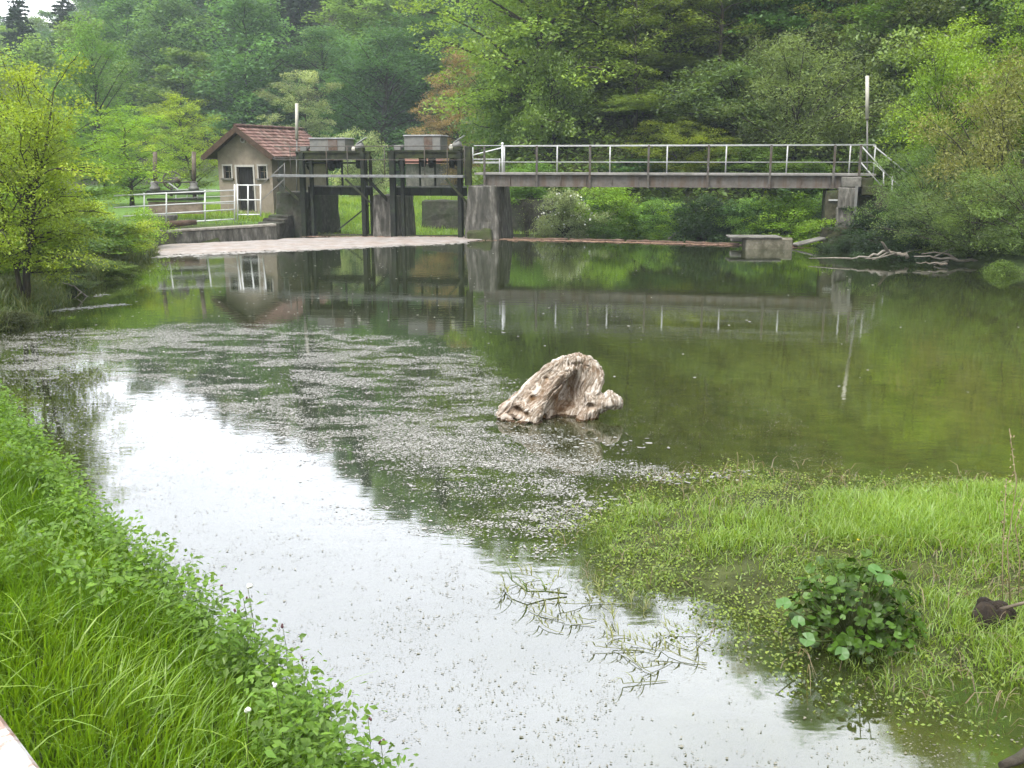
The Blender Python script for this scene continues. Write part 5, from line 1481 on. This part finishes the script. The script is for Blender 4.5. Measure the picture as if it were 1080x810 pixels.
flower_at(261, 618, .40, 'pale fluffy seed head standing above the herbs at the left bank edge', 'seed head', None, 'white_flower', .013, 'dandelion_clock')
flower_at(259, 748, .75, 'small white flower cluster in the left bank grass', 'flower', None, 'white_flower', .012, 'white_flower')
flower_at(291, 722, .72, 'tiny white flower nearest the bank edge above the other white cluster', 'flower', None, 'white_flower', .009, 'white_flower')
flower_at(905, 569, .16, 'single yellow flower in the bright grass behind the round leaved clump', 'flower', None, 'yellow_flower', .008, 'yellow_flower')

n = 150000
x = rng.uniform(-3, 34, n); y = rng.uniform(26, 74, n); td_ = -sdist(x, y, TOE)
k = (td_ > -.5) & (td_ < 30) & (np.degrees(np.arctan2(x, y)) < 33); x, y = x[k], y[k]; n = len(x); pt = fnoise(x, y, 3.0, 95)
ug = leaf_faces(rng, np.stack([x, y, ground_z(x, y) + np.abs(rng.normal(0, .55, n)) * (.3 + 1.2 * pt)], 1), .26, aspect=.6, upb=.7, tint=np.clip(pt, 0, 1), young=np.clip(rng.normal(.3, .25, n), 0, 1))
stuff('slope_undergrowth', [ug], M['leaf'], (.125, .20, .05))
n = 60000
x = rng.uniform(-17, -8.5, n); y = rng.uniform(14.5, 35.5, n); sd = sdist(x, y, POND)
k = (sd > -.08) & (sd < 3.5) & in_view(x, y, .3, mx=150); x, y, sd = x[k], y[k], sd[k]; n = len(x); pt = fnoise(x, y, .9, 91)
lb = blades(rng, np.stack([x, y, ground_z(x, y) - .02], 1), rng.uniform(.15, .5, n) * (.5 + pt), rng.uniform(.012, .022, n), rng.uniform(.2, 1.2, n), rng.uniform(0, 6.28, n), 3, np.clip(.25 + pt * .5 + rng.normal(0, .15, n), 0, 1), np.clip(rng.normal(.3, .3, n), 0, 1))
stuff('shore_grass', [lb], M['grass'], (.085, .13, .028))
# grass on terrace and meadow below the weir
n = 60000
x = rng.uniform(-16, 4, n); y = rng.uniform(37.5, 62, n)
z = ground_z(x, y); td_ = -sdist(x, y, TOE); sd = sdist(x, y, POND)
k = (td_ < 0) & (sd > .5) & ~((x < -8.6) & (y < 41.0) & (rng.uniform(0, 1, n) < .93))
x, y, z = x[k], y[k], z[k]; n = len(x); pt = fnoise(x, y, 2.0, 51)
m1 = blades(rng, np.stack([x, y, z - .02], 1), rng.uniform(.10, .32, n) * (.6 + .8 * pt), rng.uniform(.02, .035, n), rng.uniform(.1, .8, n), rng.uniform(0, 6.28, n), 2, np.clip(.5 + (pt - .5) + rng.normal(0, .15, n), 0, 1), np.clip(rng.normal(.4, .2, n), 0, 1))
stuff('meadow_grass', [m1], M['grass'], (.15, .27, .022))
# ------------------------------------------------------------------ driftwood stump in the pond
sw = Vector(W(592.5, 441))
SS = .001483
def sp_(cx, cy, y): return Vector(((cx - 540) * SS, y, (575 - cy) * SS))
mb = MB()
def fib(pts, rad, n=10): mb.tube([sp_(*p) for p in pts], rad, n)
fib([(40, 540, -.05), (75, 490, .0), (160, 425, .08), (300, 300, .14), (430, 172, .18), (560, 95, .2), (680, 62, .2), (770, 95, .18), (835, 165, .12)], [.05, .08, .085, .08, .085, .085, .08, .08, .06])
fib([(330, 610, -.27), (335, 545, -.22), (350, 450, -.17), (430, 330, -.09), (520, 225, .0), (640, 125, .1)], [.07, .07, .06, .06, .07, .07])
for s in (0.02, .14, .26, .38, .5, .62, .74, .86, .97):
    a = [sp_(75 + (480) * s, 500 - 400 * s, .05 + .13 * s), sp_(330 + 260 * s, 520 - 370 * s, -.18 + .28 * s)]
    m_ = (a[0] + a[1]) / 2 + Vector((0, .03, -.02))
    mb.tube([a[0], m_, a[1]], [.07, .08 + .012 * (int(s * 50) % 3), .06], 10)
fib([(200, 440, .0), (250, 480, -.10), (300, 560, -.20)], [.08, .09, .07])
for pts in ([(430, 600, .02), (540, 380, .16), (640, 130, .18)], [(520, 610, .06), (600, 380, .21), (700, 110, .2)], [(610, 600, .08), (670, 360, .22), (760, 130, .18)], [(700, 590, .04), (735, 360, .17), (800, 160, .15)], [(770, 570, .0), (790, 400, .10), (830, 210, .12)], [(400, 590, -.06), (430, 470, .02), (540, 260, .10)]):
    fib(pts, [.10, .085, .075])
fib([(835, 160, .12), (850, 230, .08), (815, 330, .02), (770, 410, -.04), (710, 520, -.10), (680, 600, -.12)], [.06, .06, .06, .065, .07, .07])
fib([(740, 350, .05), (790, 390, -.03), (800, 460, -.06), (760, 560, -.05)], [.06, .075, .07, .07])
fib([(770, 500, .03), (850, 430, .02), (920, 400, .0), (985, 430, .02)], [.09, .125, .135, .09])
fib([(930, 400, .02), (1000, 440, .04), (1010, 480, .06)], [.10, .075, .04])
fib([(60, 520, -.03), (110, 560, -.12), (200, 600, -.2)], [.07, .06, .03])
fib([(150, 590, -.18), (220, 570, -.2), (280, 540, -.2)], [.035, .05, .06])
fib([(90, 530, -.05), (80, 620, -.02)], [.08, .1])
tmp = mb.build('driftwood_tmp', None)
mod = tmp.modifiers.new('r', 'REMESH'); mod.mode = 'VOXEL'; mod.voxel_size = .0085
sm = tmp.modifiers.new('s', 'SMOOTH'); sm.factor = .5; sm.iterations = 4
dg = bpy.context.evaluated_depsgraph_get(); dg.update()
sme = bpy.data.meshes.new_from_object(tmp.evaluated_get(dg))
off_ = tmp.location.copy(); bpy.data.objects.remove(tmp)
n = len(sme.vertices); co = np.zeros(n * 3); sme.vertices.foreach_get('co', co); co = co.reshape(-1, 3) + np.array(off_)
nr = np.zeros(n * 3); sme.vertices.foreach_get('normal', nr); nr = nr.reshape(-1, 3)
# grain runs up and along the leaning ridge
ga = np.array([.62, .1, .78]); gb = np.array([.78, 0, -.62]); gc = np.array([0, 1, 0])
right = sst(-.05, .25, co[:, 0])[:, None]
ga = ga[None] * (1 - right) + np.array([.15, .15, .97])[None] * right
ga /= np.linalg.norm(ga, axis=1)[:, None]
gb = np.stack([ga[:, 2], np.zeros(n), -ga[:, 0]], 1)
s1 = np.sum(co * ga, 1); s2 = np.sum(co * gb, 1); s3 = co[:, 1]
disp = np.zeros(n); dens_ = np.zeros(n)
for i in range(n):
    a, b, c = s1[i], s2[i], s3[i]
    w = .05 * mnoise.noise((a * 5, b * 5, c * 5))
    v = mnoise.noise((a * 2.2, (b + w) * 26, c * 20))
    v2 = mnoise.noise((a * 5 + 9, (b + w) * 60, c * 45))
    v3 = mnoise.noise((co[i, 0] * 7, co[i, 1] * 7, co[i, 2] * 7 + 4))
    disp[i] = .012 * v - .013 * (1 - min(1, abs(v) * 4)) - .008 * (1 - min(1, abs(v2) * 4)) + .022 * v3 + (.02 * mnoise.noise((co[i, 0] * 30, co[i, 1] * 30, 1.7)) if co[i, 2] > .62 else 0) - .025 * max(0, mnoise.noise((co[i, 0] * 9 + 3, co[i, 1] * 9, co[i, 2] * 9)) - .3)
    dens_[i] = .62 + .25 * v + .18 * v2 - .22 * (1 - min(1, abs(v) * 6)) - .14 * (1 - min(1, abs(v2) * 5)) - (.45 if co[i, 2] < .045 + .02 * v3 else 0)
co = co + nr * disp[:, None]
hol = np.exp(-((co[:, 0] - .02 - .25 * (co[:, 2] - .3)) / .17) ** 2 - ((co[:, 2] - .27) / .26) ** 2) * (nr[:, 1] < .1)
co[:, 1] += .19 * hol * (co[:, 1] < .22)
for px_, py_, rx_, dp_ in ((185, 480, .055, .13), (250, 500, .04, .10), (765, 445, .045, .13), (385, 545, .05, .09), (420, 235, .03, .05), (300, 385, .05, .05)):
    cx0, cz0 = (px_ - 540) * SS, (575 - py_) * SS
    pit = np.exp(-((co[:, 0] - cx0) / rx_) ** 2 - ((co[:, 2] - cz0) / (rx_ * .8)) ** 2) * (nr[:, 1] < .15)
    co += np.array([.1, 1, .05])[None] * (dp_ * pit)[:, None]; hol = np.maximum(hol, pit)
dens_ = dens_ - .02
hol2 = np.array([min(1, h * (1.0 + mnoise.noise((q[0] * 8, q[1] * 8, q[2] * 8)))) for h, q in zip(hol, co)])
sme.vertices.foreach_set('co', co.ravel())
for nm, val in (('grain', dens_), ('hollow_tint', hol2)):
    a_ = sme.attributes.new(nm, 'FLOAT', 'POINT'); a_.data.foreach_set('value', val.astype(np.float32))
sme.polygons.foreach_set('use_smooth', np.ones(len(sme.polygons), bool)); sme.update()
def stump_mat():
    m, nt, out = new_mat('weathered_stump'); lk = nt.links.new
    at = N(nt, 'ShaderNodeAttribute', attribute_name='grain')
    tc = N(nt, 'ShaderNodeTexCoord')
    n1 = N(nt, 'ShaderNodeTexNoise', i_Scale=4.0, i_Detail=8, i_Roughness=.7); lk(tc.outputs['Object'], n1.inputs['Vector'])
    n2 = N(nt, 'ShaderNodeTexNoise', i_Scale=60.0, i_Detail=5); lk(tc.outputs['Object'], n2.inputs['Vector'])
    ad = N(nt, 'ShaderNodeMath', operation='MULTIPLY_ADD', i_1=.35); lk(n2.outputs['Fac'], ad.inputs[0]); lk(at.outputs['Fac'], ad.inputs[2])
    r = ramp(nt, ad.outputs[0], [(.32, (.04, .027, .017)), (.58, (.22, .175, .13)), (.88, (.50, .455, .40))])
    r2 = ramp(nt, n1.outputs['Fac'], [(.47, (0, 0, 0)), (.62, (.5, .5, .5))])
    mx = N(nt, 'ShaderNodeMixRGB', blend_type='MIX'); mx.inputs[2].default_value = (.15, .08, .034, 1)
    lk(r2.outputs[0], mx.inputs[0]); lk(r.outputs[0], mx.inputs[1])
    ah = N(nt, 'ShaderNodeAttribute', attribute_name='hollow_tint')
    mh = N(nt, 'ShaderNodeMixRGB', blend_type='MULTIPLY'); mh.inputs[2].default_value = (.50, .36, .22, 1)  # hollow and pits multiplied to a darker brown
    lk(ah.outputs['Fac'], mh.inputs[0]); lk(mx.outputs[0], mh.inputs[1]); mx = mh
    b = N(nt, 'ShaderNodeBsdfPrincipled', i_Roughness=.9); b.inputs['Specular IOR Level'].default_value = .2
    lk(mx.outputs[0], b.inputs['Base Color'])
    bp = N(nt, 'ShaderNodeBump', i_Strength=.5, i_Distance=.006); lk(ad.outputs[0], bp.inputs['Height']); lk(bp.outputs[0], b.inputs['Normal'])
    lk(b.outputs[0], out.inputs[0]); return m
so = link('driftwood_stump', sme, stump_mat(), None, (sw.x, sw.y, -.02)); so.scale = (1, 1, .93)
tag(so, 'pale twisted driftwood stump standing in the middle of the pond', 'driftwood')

# ------------------------------------------------------------------ fallen branches at the right shore
def branch(label, main, r0, subs, mat=M['pale_branch']):
    mb = MB(); pts = [Vector(p) for p in main]; k = len(pts)
    fine = []
    for i in range(k - 1):
        for f in range(4):
            fine.append(pts[i].lerp(pts[i + 1], f / 4) + Vector((random.uniform(-1, 1), random.uniform(-1, 1), random.uniform(-1, 1))) * r0 * .5)
    fine.append(pts[-1])
    mb.tube(fine, [.66 * r0 * (1 - .75 * i / len(fine)) for i in range(len(fine))], 8)
    for pts2, r in subs:
        p2 = [Vector(p) for p in pts2]; mb.tube(p2, [.7 * r * (1 - .7 * i / max(1, len(p2) - 1)) for i in range(len(p2))], 6)
    o = mb.build('fallen_branch', mat, None, rough=.008)
    return tag(o, label, 'branch', 'fallen branches at the right shore')
def S(px, py, Y): return P(px, py, Y)
YB = 29.6
branch('forked pale dead branch lying in the water nearest the abutment', [S(957, 271, YB), S(945, 266, YB + .1), S(936, 265.5, YB), S(915, 270, YB - .1), S(897, 273, YB - .2)], .10,
       [([S(937, 266, YB), S(931, 256, YB - .1), S(929.5, 255, YB - .15)], .07), ([S(937, 266, YB), S(926, 272, YB - .4), S(912, 273, YB - .5)], .05), ([S(945, 267, YB), S(920, 274, YB - .5)], .04),
        ([S(952, 268, YB), S(960, 265, YB + .3), S(972, 263, YB + .5)], .03), ([S(897, 272.5, YB - .2), S(880, 272, YB), S(853, 272.4, YB + .2)], .045)])
YB = 29.0
branch('long pale dead branch stretched along the waterline right of the forked one', [S(1056, 276.5, YB), S(1040, 275.5, YB), S(1010, 274.5, YB), S(985, 271.5, YB + .1), S(964, 270.5, YB + .2)], .085,
       [([S(1010, 274.5, YB), S(1000, 268, YB + .2), S(985, 266, YB + .4), S(972, 268, YB + .4)], .05), ([S(1000, 275, YB), S(985, 279, YB - .2)], .05), ([S(985, 271, YB), S(1004, 262, YB + .4), S(1022, 257, YB + .8)], .04), ([S(1040, 275, YB), S(1062, 270, YB + .4)], .04)])
branch('short pale dead branch lowest in the water under the long one', [S(1000, 279.5, YB - .6), S(985, 277.5, YB - .6), S(966, 277, YB - .5)], .05, [])
branch('thin pale stick lying against the left bank under the maple', [S(95, 315, 22.3), S(78, 302, 22.0), S(66, 298, 21.8)], .03, [([S(86, 308, 22.1), S(75, 318, 21.9)], .018)])
branch('thin pale sapling leaning under the footbridge left of the outlet chamber', [S(704, 252, 38.3), S(722, 241, 38.8), S(744, 228, 39.4), S(764, 222, 40.0)], .035, [])

# ------------------------------------------------------------------ things floating on the water
rng = np.random.default_rng(77)
def flakes(name, x, y, size, aspect, mat, z=.004, jag=.45, K=7):
    n = len(x)
    th = np.arange(K) * 2 * np.pi / K
    r = size[:, None] * .5 * (1 + rng.uniform(-jag, jag, (n, K)))
    a = rng.uniform(0, np.pi, n)
    ex, ey = np.cos(th)[None] * r, np.sin(th)[None] * r * aspect[:, None]
    vx = x[:, None] + ex * np.cos(a)[:, None] - ey * np.sin(a)[:, None]
    vy = y[:, None] + ex * np.sin(a)[:, None] + ey * np.cos(a)[:, None]
    zz = np.repeat((z + rng.uniform(0, .003, n))[:, None], K, 1)
    V = np.stack([vx, vy, zz], 2).reshape(-1, 3)
    F = np.arange(n * K).reshape(n, K)
    tt = np.repeat(rng.uniform(0, 1, n), K)
    return tag(link(name, mesh_arrays(name, V, [F], {'tint': tt}), mat), kind='stuff')
def flake_mat(name, c0, c1, rough=.6, gloss=.0):
    m, nt, out = new_mat(name); lk = nt.links.new
    at = N(nt, 'ShaderNodeAttribute', attribute_name='tint')
    r = ramp(nt, at.outputs['Fac'], [(0, c0), (1, c1)])
    b = N(nt, 'ShaderNodeBsdfPrincipled', i_Roughness=rough); lk(r.outputs[0], b.inputs['Base Color']); b.inputs['Specular IOR Level'].default_value = .5
    lk(b.outputs[0], out.inputs[0]); return m
pal = flake_mat('pale_scum', (.11, .11, .09), (.36, .35, .32))
drk = flake_mat('brown_specks', (.07, .068, .04), (.20, .185, .125))
Z1 = [W(*p)[:2] for p in ((40, 352), (150, 345), (300, 343), (420, 356), (500, 380), (545, 405), (530, 445), (560, 470), (650, 478), (690, 492), (640, 512), (610, 548), (600, 590), (520, 560), (440, 528), (350, 485), (260, 450), (150, 405), (60, 400), (0, 400), (0, 362))]
n = 1400000
x = rng.uniform(-10, 2.2, n); y = rng.uniform(7.2, 18.6, n)
s = sdist(x, y, Z1)
# streaky patches, drawn out along the drift
pn = fnoise(x * .62 + y * .45, y - x * .18, .8, 61, 4); pn2 = fnoise(x * .5, y, .22, 63, 4)
d = sst(.5, -.5, s + (pn - .5) * 2.2) * (.06 + .94 * sst(.43, .58, pn * .5 + pn2 * .5))
k = (rng.uniform(0, 1, n) < d * .8) & (sdist(x, y, POND) < -.1)
x, y = x[k], y[k]; print('scum', len(x))
Z3 = [W(*p)[:2] for p in ((-60, 352), (120, 350), (165, 385), (140, 430), (100, 480), (0, 425), (-60, 400))]  # extra pale scum added here to lighten the maple's dark reflection
x3 = rng.uniform(-11, -3, 160000); y3 = rng.uniform(8, 18.5, 160000)
k3 = (rng.uniform(0, 1, 160000) < .5 * sst(.4, -.5, sdist(x3, y3, Z3)) * sst(.32, .6, fnoise(x3 * .4, y3, .3, 67, 4))) & (sdist(x3, y3, POND) < -.1)
Z4 = [W(*p)[:2] for p in ((400, 452), (540, 448), (650, 482), (640, 520), (612, 566), (570, 592), (480, 535), (420, 500))]
x4 = rng.uniform(-3, 1.5, 90000); y4 = rng.uniform(6.8, 12.5, 90000)
k4 = (rng.uniform(0, 1, 90000) < .75 * sst(.25, -.4, sdist(x4, y4, Z4)) * sst(.40, .62, fnoise(x4 * .5, y4, .22, 68, 4) * .6 + fnoise(x4 * .6, y4, .7, 69, 2) * .4))
x = np.concatenate([x, x3[k3], x4[k4]]); y = np.concatenate([y, y3[k3], y4[k4]])
flakes('floating_scum', x, y, rng.uniform(.008, .019, len(x)) * (.7 + 1.5 * rng.uniform(0, 1, len(x)) ** 5), rng.uniform(.35, .9, len(x)), pal)
n = 330000
x = rng.uniform(-9, 3.4, n); y = rng.uniform(3.6, 15, n)
pn = fnoise(x, y, .8, 71, 3); pn2 = fnoise(x, y, .12, 75, 2)
d = (.25 + .75 * sst(.40, .62, pn)) * (.15 + .85 * sst(.35, .65, pn2)) * sst(15, 10, y) * sst(-.25, .6, sdist(x, y, PEN) + .3)
k = (rng.uniform(0, 1, n) < d * .75) & (sdist(x, y, POND) < -.05)
x, y = x[k], y[k]; print('specks', len(x))
flakes('floating_specks', x, y, rng.uniform(.005, .013, len(x)) * (.8 + 1.0 * rng.uniform(0, 1, len(x)) ** 5), rng.uniform(.3, .9, len(x)), drk, jag=.6)
n = 2600
x = rng.uniform(-11, 13, n); y = rng.uniform(12, 36, n)
k = (sdist(x, y, POND) < -.3) & (rng.uniform(0, 1, n) < (.06 + .5 * sst(6, -8, x)) * (1 - .6 * sst(24, 34, y)))
x, y = x[k], y[k]
flakes('floating_petals', x, y, rng.uniform(.02, .06, len(x)), rng.uniform(.4, .9, len(x)), flake_mat('petals', (.3, .29, .25), (.5, .49, .44)))
# scum streaks at the left bank and round the stump
xs_, ys_ = [], []
for (px0, py0, px1, py1, m_, sp) in ((55, 328, 132, 321, 420, .09), (100, 313, 112, 310, 50, .06), (150, 285, 215, 268, 60, .3), (560, 466, 690, 470, 46, .16), (600, 452, 640, 470, 12, .14), (700, 506, 790, 498, 60, .10), (612, 540, 640, 522, 30, .14), (0, 372, 45, 360, 60, .2)):
    a_, b_ = np.array(W(px0, py0)[:2]), np.array(W(px1, py1)[:2])
    t = rng.uniform(0, 1, m_)[:, None]; q = a_ * (1 - t) + b_ * t + rng.normal(0, sp, (m_, 2))
    xs_.append(q[:, 0]); ys_.append(q[:, 1])
x, y = np.concatenate(xs_), np.concatenate(ys_)
flakes('scum_streaks', x, y, rng.uniform(.02, .08, len(x)), rng.uniform(.3, .8, len(x)), flake_mat('streaks', (.12, .118, .10), (.28, .275, .25)))

# foam raft held back by the sluices
fr_ = [W(*p)[:2] for p in ((166, 270), (240, 266.5), (320, 263.8), (400, 260.5), (455, 257.8), (492, 255.3), (512, 252.8), (494, 250.6), (440, 250.4), (360, 250.6), (300, 252.0), (288, 253.2), (230, 255.8), (165, 258.6))]
xa = np.arange(-13.2, -1, .07); ya = np.arange(30, 41, .07)
XX, YY = np.meshgrid(xa, ya); q = sdist(XX.ravel(), YY.ravel(), fr_).reshape(XX.shape) + (fnoise(XX, YY, .7, 81) - .5) * .5
h = np.clip(-q * .25, -.02, .028) + (fnoise(XX, YY, .22, 83) - .5) * .018 * (q < 0) + .004
ins = q < .03
idx = -np.ones(XX.size, int); use = np.zeros(XX.shape, bool)
cell = ins[:-1, :-1] & ins[1:, :-1] & ins[:-1, 1:] & ins[1:, 1:]
ci, cj = np.nonzero(cell); nxx = XX.shape[1]
f4 = np.stack([ci * nxx + cj, ci * nxx + cj + 1, (ci + 1) * nxx + cj + 1, (ci + 1) * nxx + cj], 1)
un = np.unique(f4); idx[un] = np.arange(len(un))
V = np.stack([XX.ravel()[un], YY.ravel()[un], h.ravel()[un]], 1)
foam_m = surf('foam', [(.17, .145, .125), (.26, .235, .215), (.33, .31, .29)], 2.5, rough=.9, bump=.4, bdist=.02, stain=(.24, .17, .125), stain_scale=.9, stain_amt=.5, stain_stretch=(1, 1.5, 1))
tag(link('foam', mesh_arrays('foam', V, [idx[f4]], smooth=True), foam_m), kind='stuff')
t = rng.uniform(0, 1, 1500)[:, None]; q = np.array(fr_[0]) * (1 - t) + np.array(fr_[5]) * t + np.abs(rng.normal(0, .35, 1500))[:, None] * np.array([[.1, -1.0]])
flakes('foam_scraps', q[:, 0], q[:, 1], rng.uniform(.04, .2, 1500), rng.uniform(.3, .8, 1500), flake_mat('foam_scraps', (.2, .18, .155), (.36, .34, .31)))
# reddish litter washed against boom and piers
xs_, ys_ = [], []
for (px0, py0, px1, py1, m_, sp) in ((320, 249.6, 495, 250.2, 500, .12), (495, 251.6, 780, 258.8, 1500, .16), (780, 259, 850, 261.5, 160, .12), (500, 253.5, 640, 254.6, 200, .3)):
    a_, b_ = np.array(W(px0, py0)[:2]), np.array(W(px1, py1)[:2])
    t = rng.uniform(0, 1, m_)[:, None]; q = a_ * (1 - t) + b_ * t + rng.normal(0, sp, (m_, 2)); xs_.append(q[:, 0]); ys_.append(q[:, 1])
x, y = np.concatenate(xs_), np.concatenate(ys_)
flakes('floating_litter', x, y, rng.uniform(.05, .22, len(x)), rng.uniform(.2, .7, len(x)), flake_mat('litter', (.14, .07, .04), (.40, .26, .18)), z=.01)

# ------------------------------------------------------------------ haze
hb = bmesh.new(); bmesh.ops.create_cube(hb, size=1, matrix=Matrix.Translation((0, 185, 62)) @ Matrix.Diagonal((680, 530, 136, 1)))
hme = bpy.data.meshes.new('haze'); hb.to_mesh(hme); hb.free()
hm, nt, out = new_mat('haze_air')
pv_ = N(nt, 'ShaderNodeVolumePrincipled'); pv_.inputs['Color'].default_value = (.80, .90, 1.0, 1); pv_.inputs['Density'].default_value = HAZE; pv_.inputs['Anisotropy'].default_value = .2
nt.links.new(pv_.outputs[0], out.inputs['Volume'])
ho = link('haze', hme, hm); tag(ho, kind='stuff')

# ------------------------------------------------------------------ camera, sun, sky, render settings
cam = bpy.data.cameras.new('camera'); co_ = bpy.data.objects.new('camera', cam); COL.objects.link(co_)
co_.location = (0, 0, CAMZ); co_.rotation_euler = (math.pi / 2 - TH, 0, 0)
cam.sensor_width = 36; cam.lens = 35; cam.clip_start = .05; cam.clip_end = 2000
SC.camera = co_
SUN_EL, SUN_AZ = 58, 215          # azimuth measured clockwise from +Y: behind the camera, to the left
sun = bpy.data.lights.new('sun', 'SUN'); sun.energy = SUN_E; sun.angle = R(20); sun.color = (1, .965, .91)
so_ = bpy.data.objects.new('sun', sun); COL.objects.link(so_)
dv = Vector((math.sin(R(SUN_AZ)) * math.cos(R(SUN_EL)), math.cos(R(SUN_AZ)) * math.cos(R(SUN_EL)), math.sin(R(SUN_EL))))
so_.rotation_euler = (-dv).to_track_quat('-Z', 'Y').to_euler()
wd = bpy.data.worlds.new('World'); SC.world = wd; wd.use_nodes = True
nt = wd.node_tree; nt.nodes.clear(); lk = nt.links.new
out = nt.nodes.new('ShaderNodeOutputWorld'); bg = nt.nodes.new('ShaderNodeBackground'); bg.inputs[1].default_value = SKY
sk = nt.nodes.new('ShaderNodeTexSky'); sk.sky_type = 'NISHITA'; sk.sun_disc = False; sk.sun_elevation = R(SUN_EL); sk.sun_rotation = R(SUN_AZ); sk.dust_density = 4; sk.air_density = 1.2
bw = nt.nodes.new('ShaderNodeRGBToBW'); lk(sk.outputs[0], bw.inputs[0])
tc = nt.nodes.new('ShaderNodeTexCoord'); mp = nt.nodes.new('ShaderNodeMapping'); mp.inputs['Scale'].default_value = (1, 1, 2.5); lk(tc.outputs['Generated'], mp.inputs[0])
nz = nt.nodes.new('ShaderNodeTexNoise'); nz.inputs['Scale'].default_value = 2.2; nz.inputs['Detail'].default_value = 5; lk(mp.outputs[0], nz.inputs['Vector'])
cr = nt.nodes.new('ShaderNodeMapRange'); cr.inputs[1].default_value = .3; cr.inputs[2].default_value = .7; cr.inputs[3].default_value = .85; cr.inputs[4].default_value = 1.15; lk(nz.outputs['Fac'], cr.inputs[0])
flat = nt.nodes.new('ShaderNodeMath'); flat.operation = 'MULTIPLY_ADD'; flat.inputs[1].default_value = .55; flat.inputs[2].default_value = CLOUD; lk(bw.outputs[0], flat.inputs[0])
cm_ = nt.nodes.new('ShaderNodeMath'); cm_.operation = 'MULTIPLY'; lk(flat.outputs[0], cm_.inputs[0]); lk(cr.outputs[0], cm_.inputs[1])
sx = nt.nodes.new('ShaderNodeVectorMath'); sx.operation = 'DOT_PRODUCT'; sx.inputs[1].default_value = (0, .90, .43); lk(tc.outputs['Generated'], sx.inputs[0])
gl_ = nt.nodes.new('ShaderNodeMapRange'); gl_.interpolation_type = 'SMOOTHSTEP'; gl_.inputs[1].default_value = .2; gl_.inputs[2].default_value = 1.0; gl_.inputs[3].default_value = .9; gl_.inputs[4].default_value = 1.9; lk(sx.outputs['Value'], gl_.inputs[0])
cm2 = nt.nodes.new('ShaderNodeMath'); cm2.operation = 'MULTIPLY'; lk(cm_.outputs[0], cm2.inputs[0]); lk(gl_.outputs[0], cm2.inputs[1]); cm_ = cm2
tn = nt.nodes.new('ShaderNodeVectorMath'); tn.operation = 'SCALE'; tn.inputs[0].default_value = (.975, .99, 1.03); lk(cm_.outputs[0], tn.inputs['Scale'])
mxs = nt.nodes.new('ShaderNodeMixRGB'); mxs.inputs[0].default_value = .93; lk(sk.outputs[0], mxs.inputs[1]); lk(tn.outputs[0], mxs.inputs[2])
lk(mxs.outputs[0], bg.inputs[0]); lk(bg.outputs[0], out.inputs[0])
vs = SC.view_settings; vs.view_transform = 'Standard'; vs.look = 'None'; vs.gamma = 1; vs.use_curve_mapping = False; vs.exposure = EXPO
cy = SC.cycles if hasattr(SC, 'cycles') else None
SC.render.engine = 'CYCLES'
cy = SC.cycles
cy.use_denoising = True; cy.max_bounces = 6; cy.diffuse_bounces = 4; cy.glossy_bounces = 3; cy.transmission_bounces = 4; cy.volume_bounces = 1; cy.transparent_max_bounces = 8
cy.use_adaptive_sampling = True; cy.adaptive_threshold = .02; cy.caustics_reflective = False; cy.caustics_refractive = False
cy.sample_clamp_indirect = 6
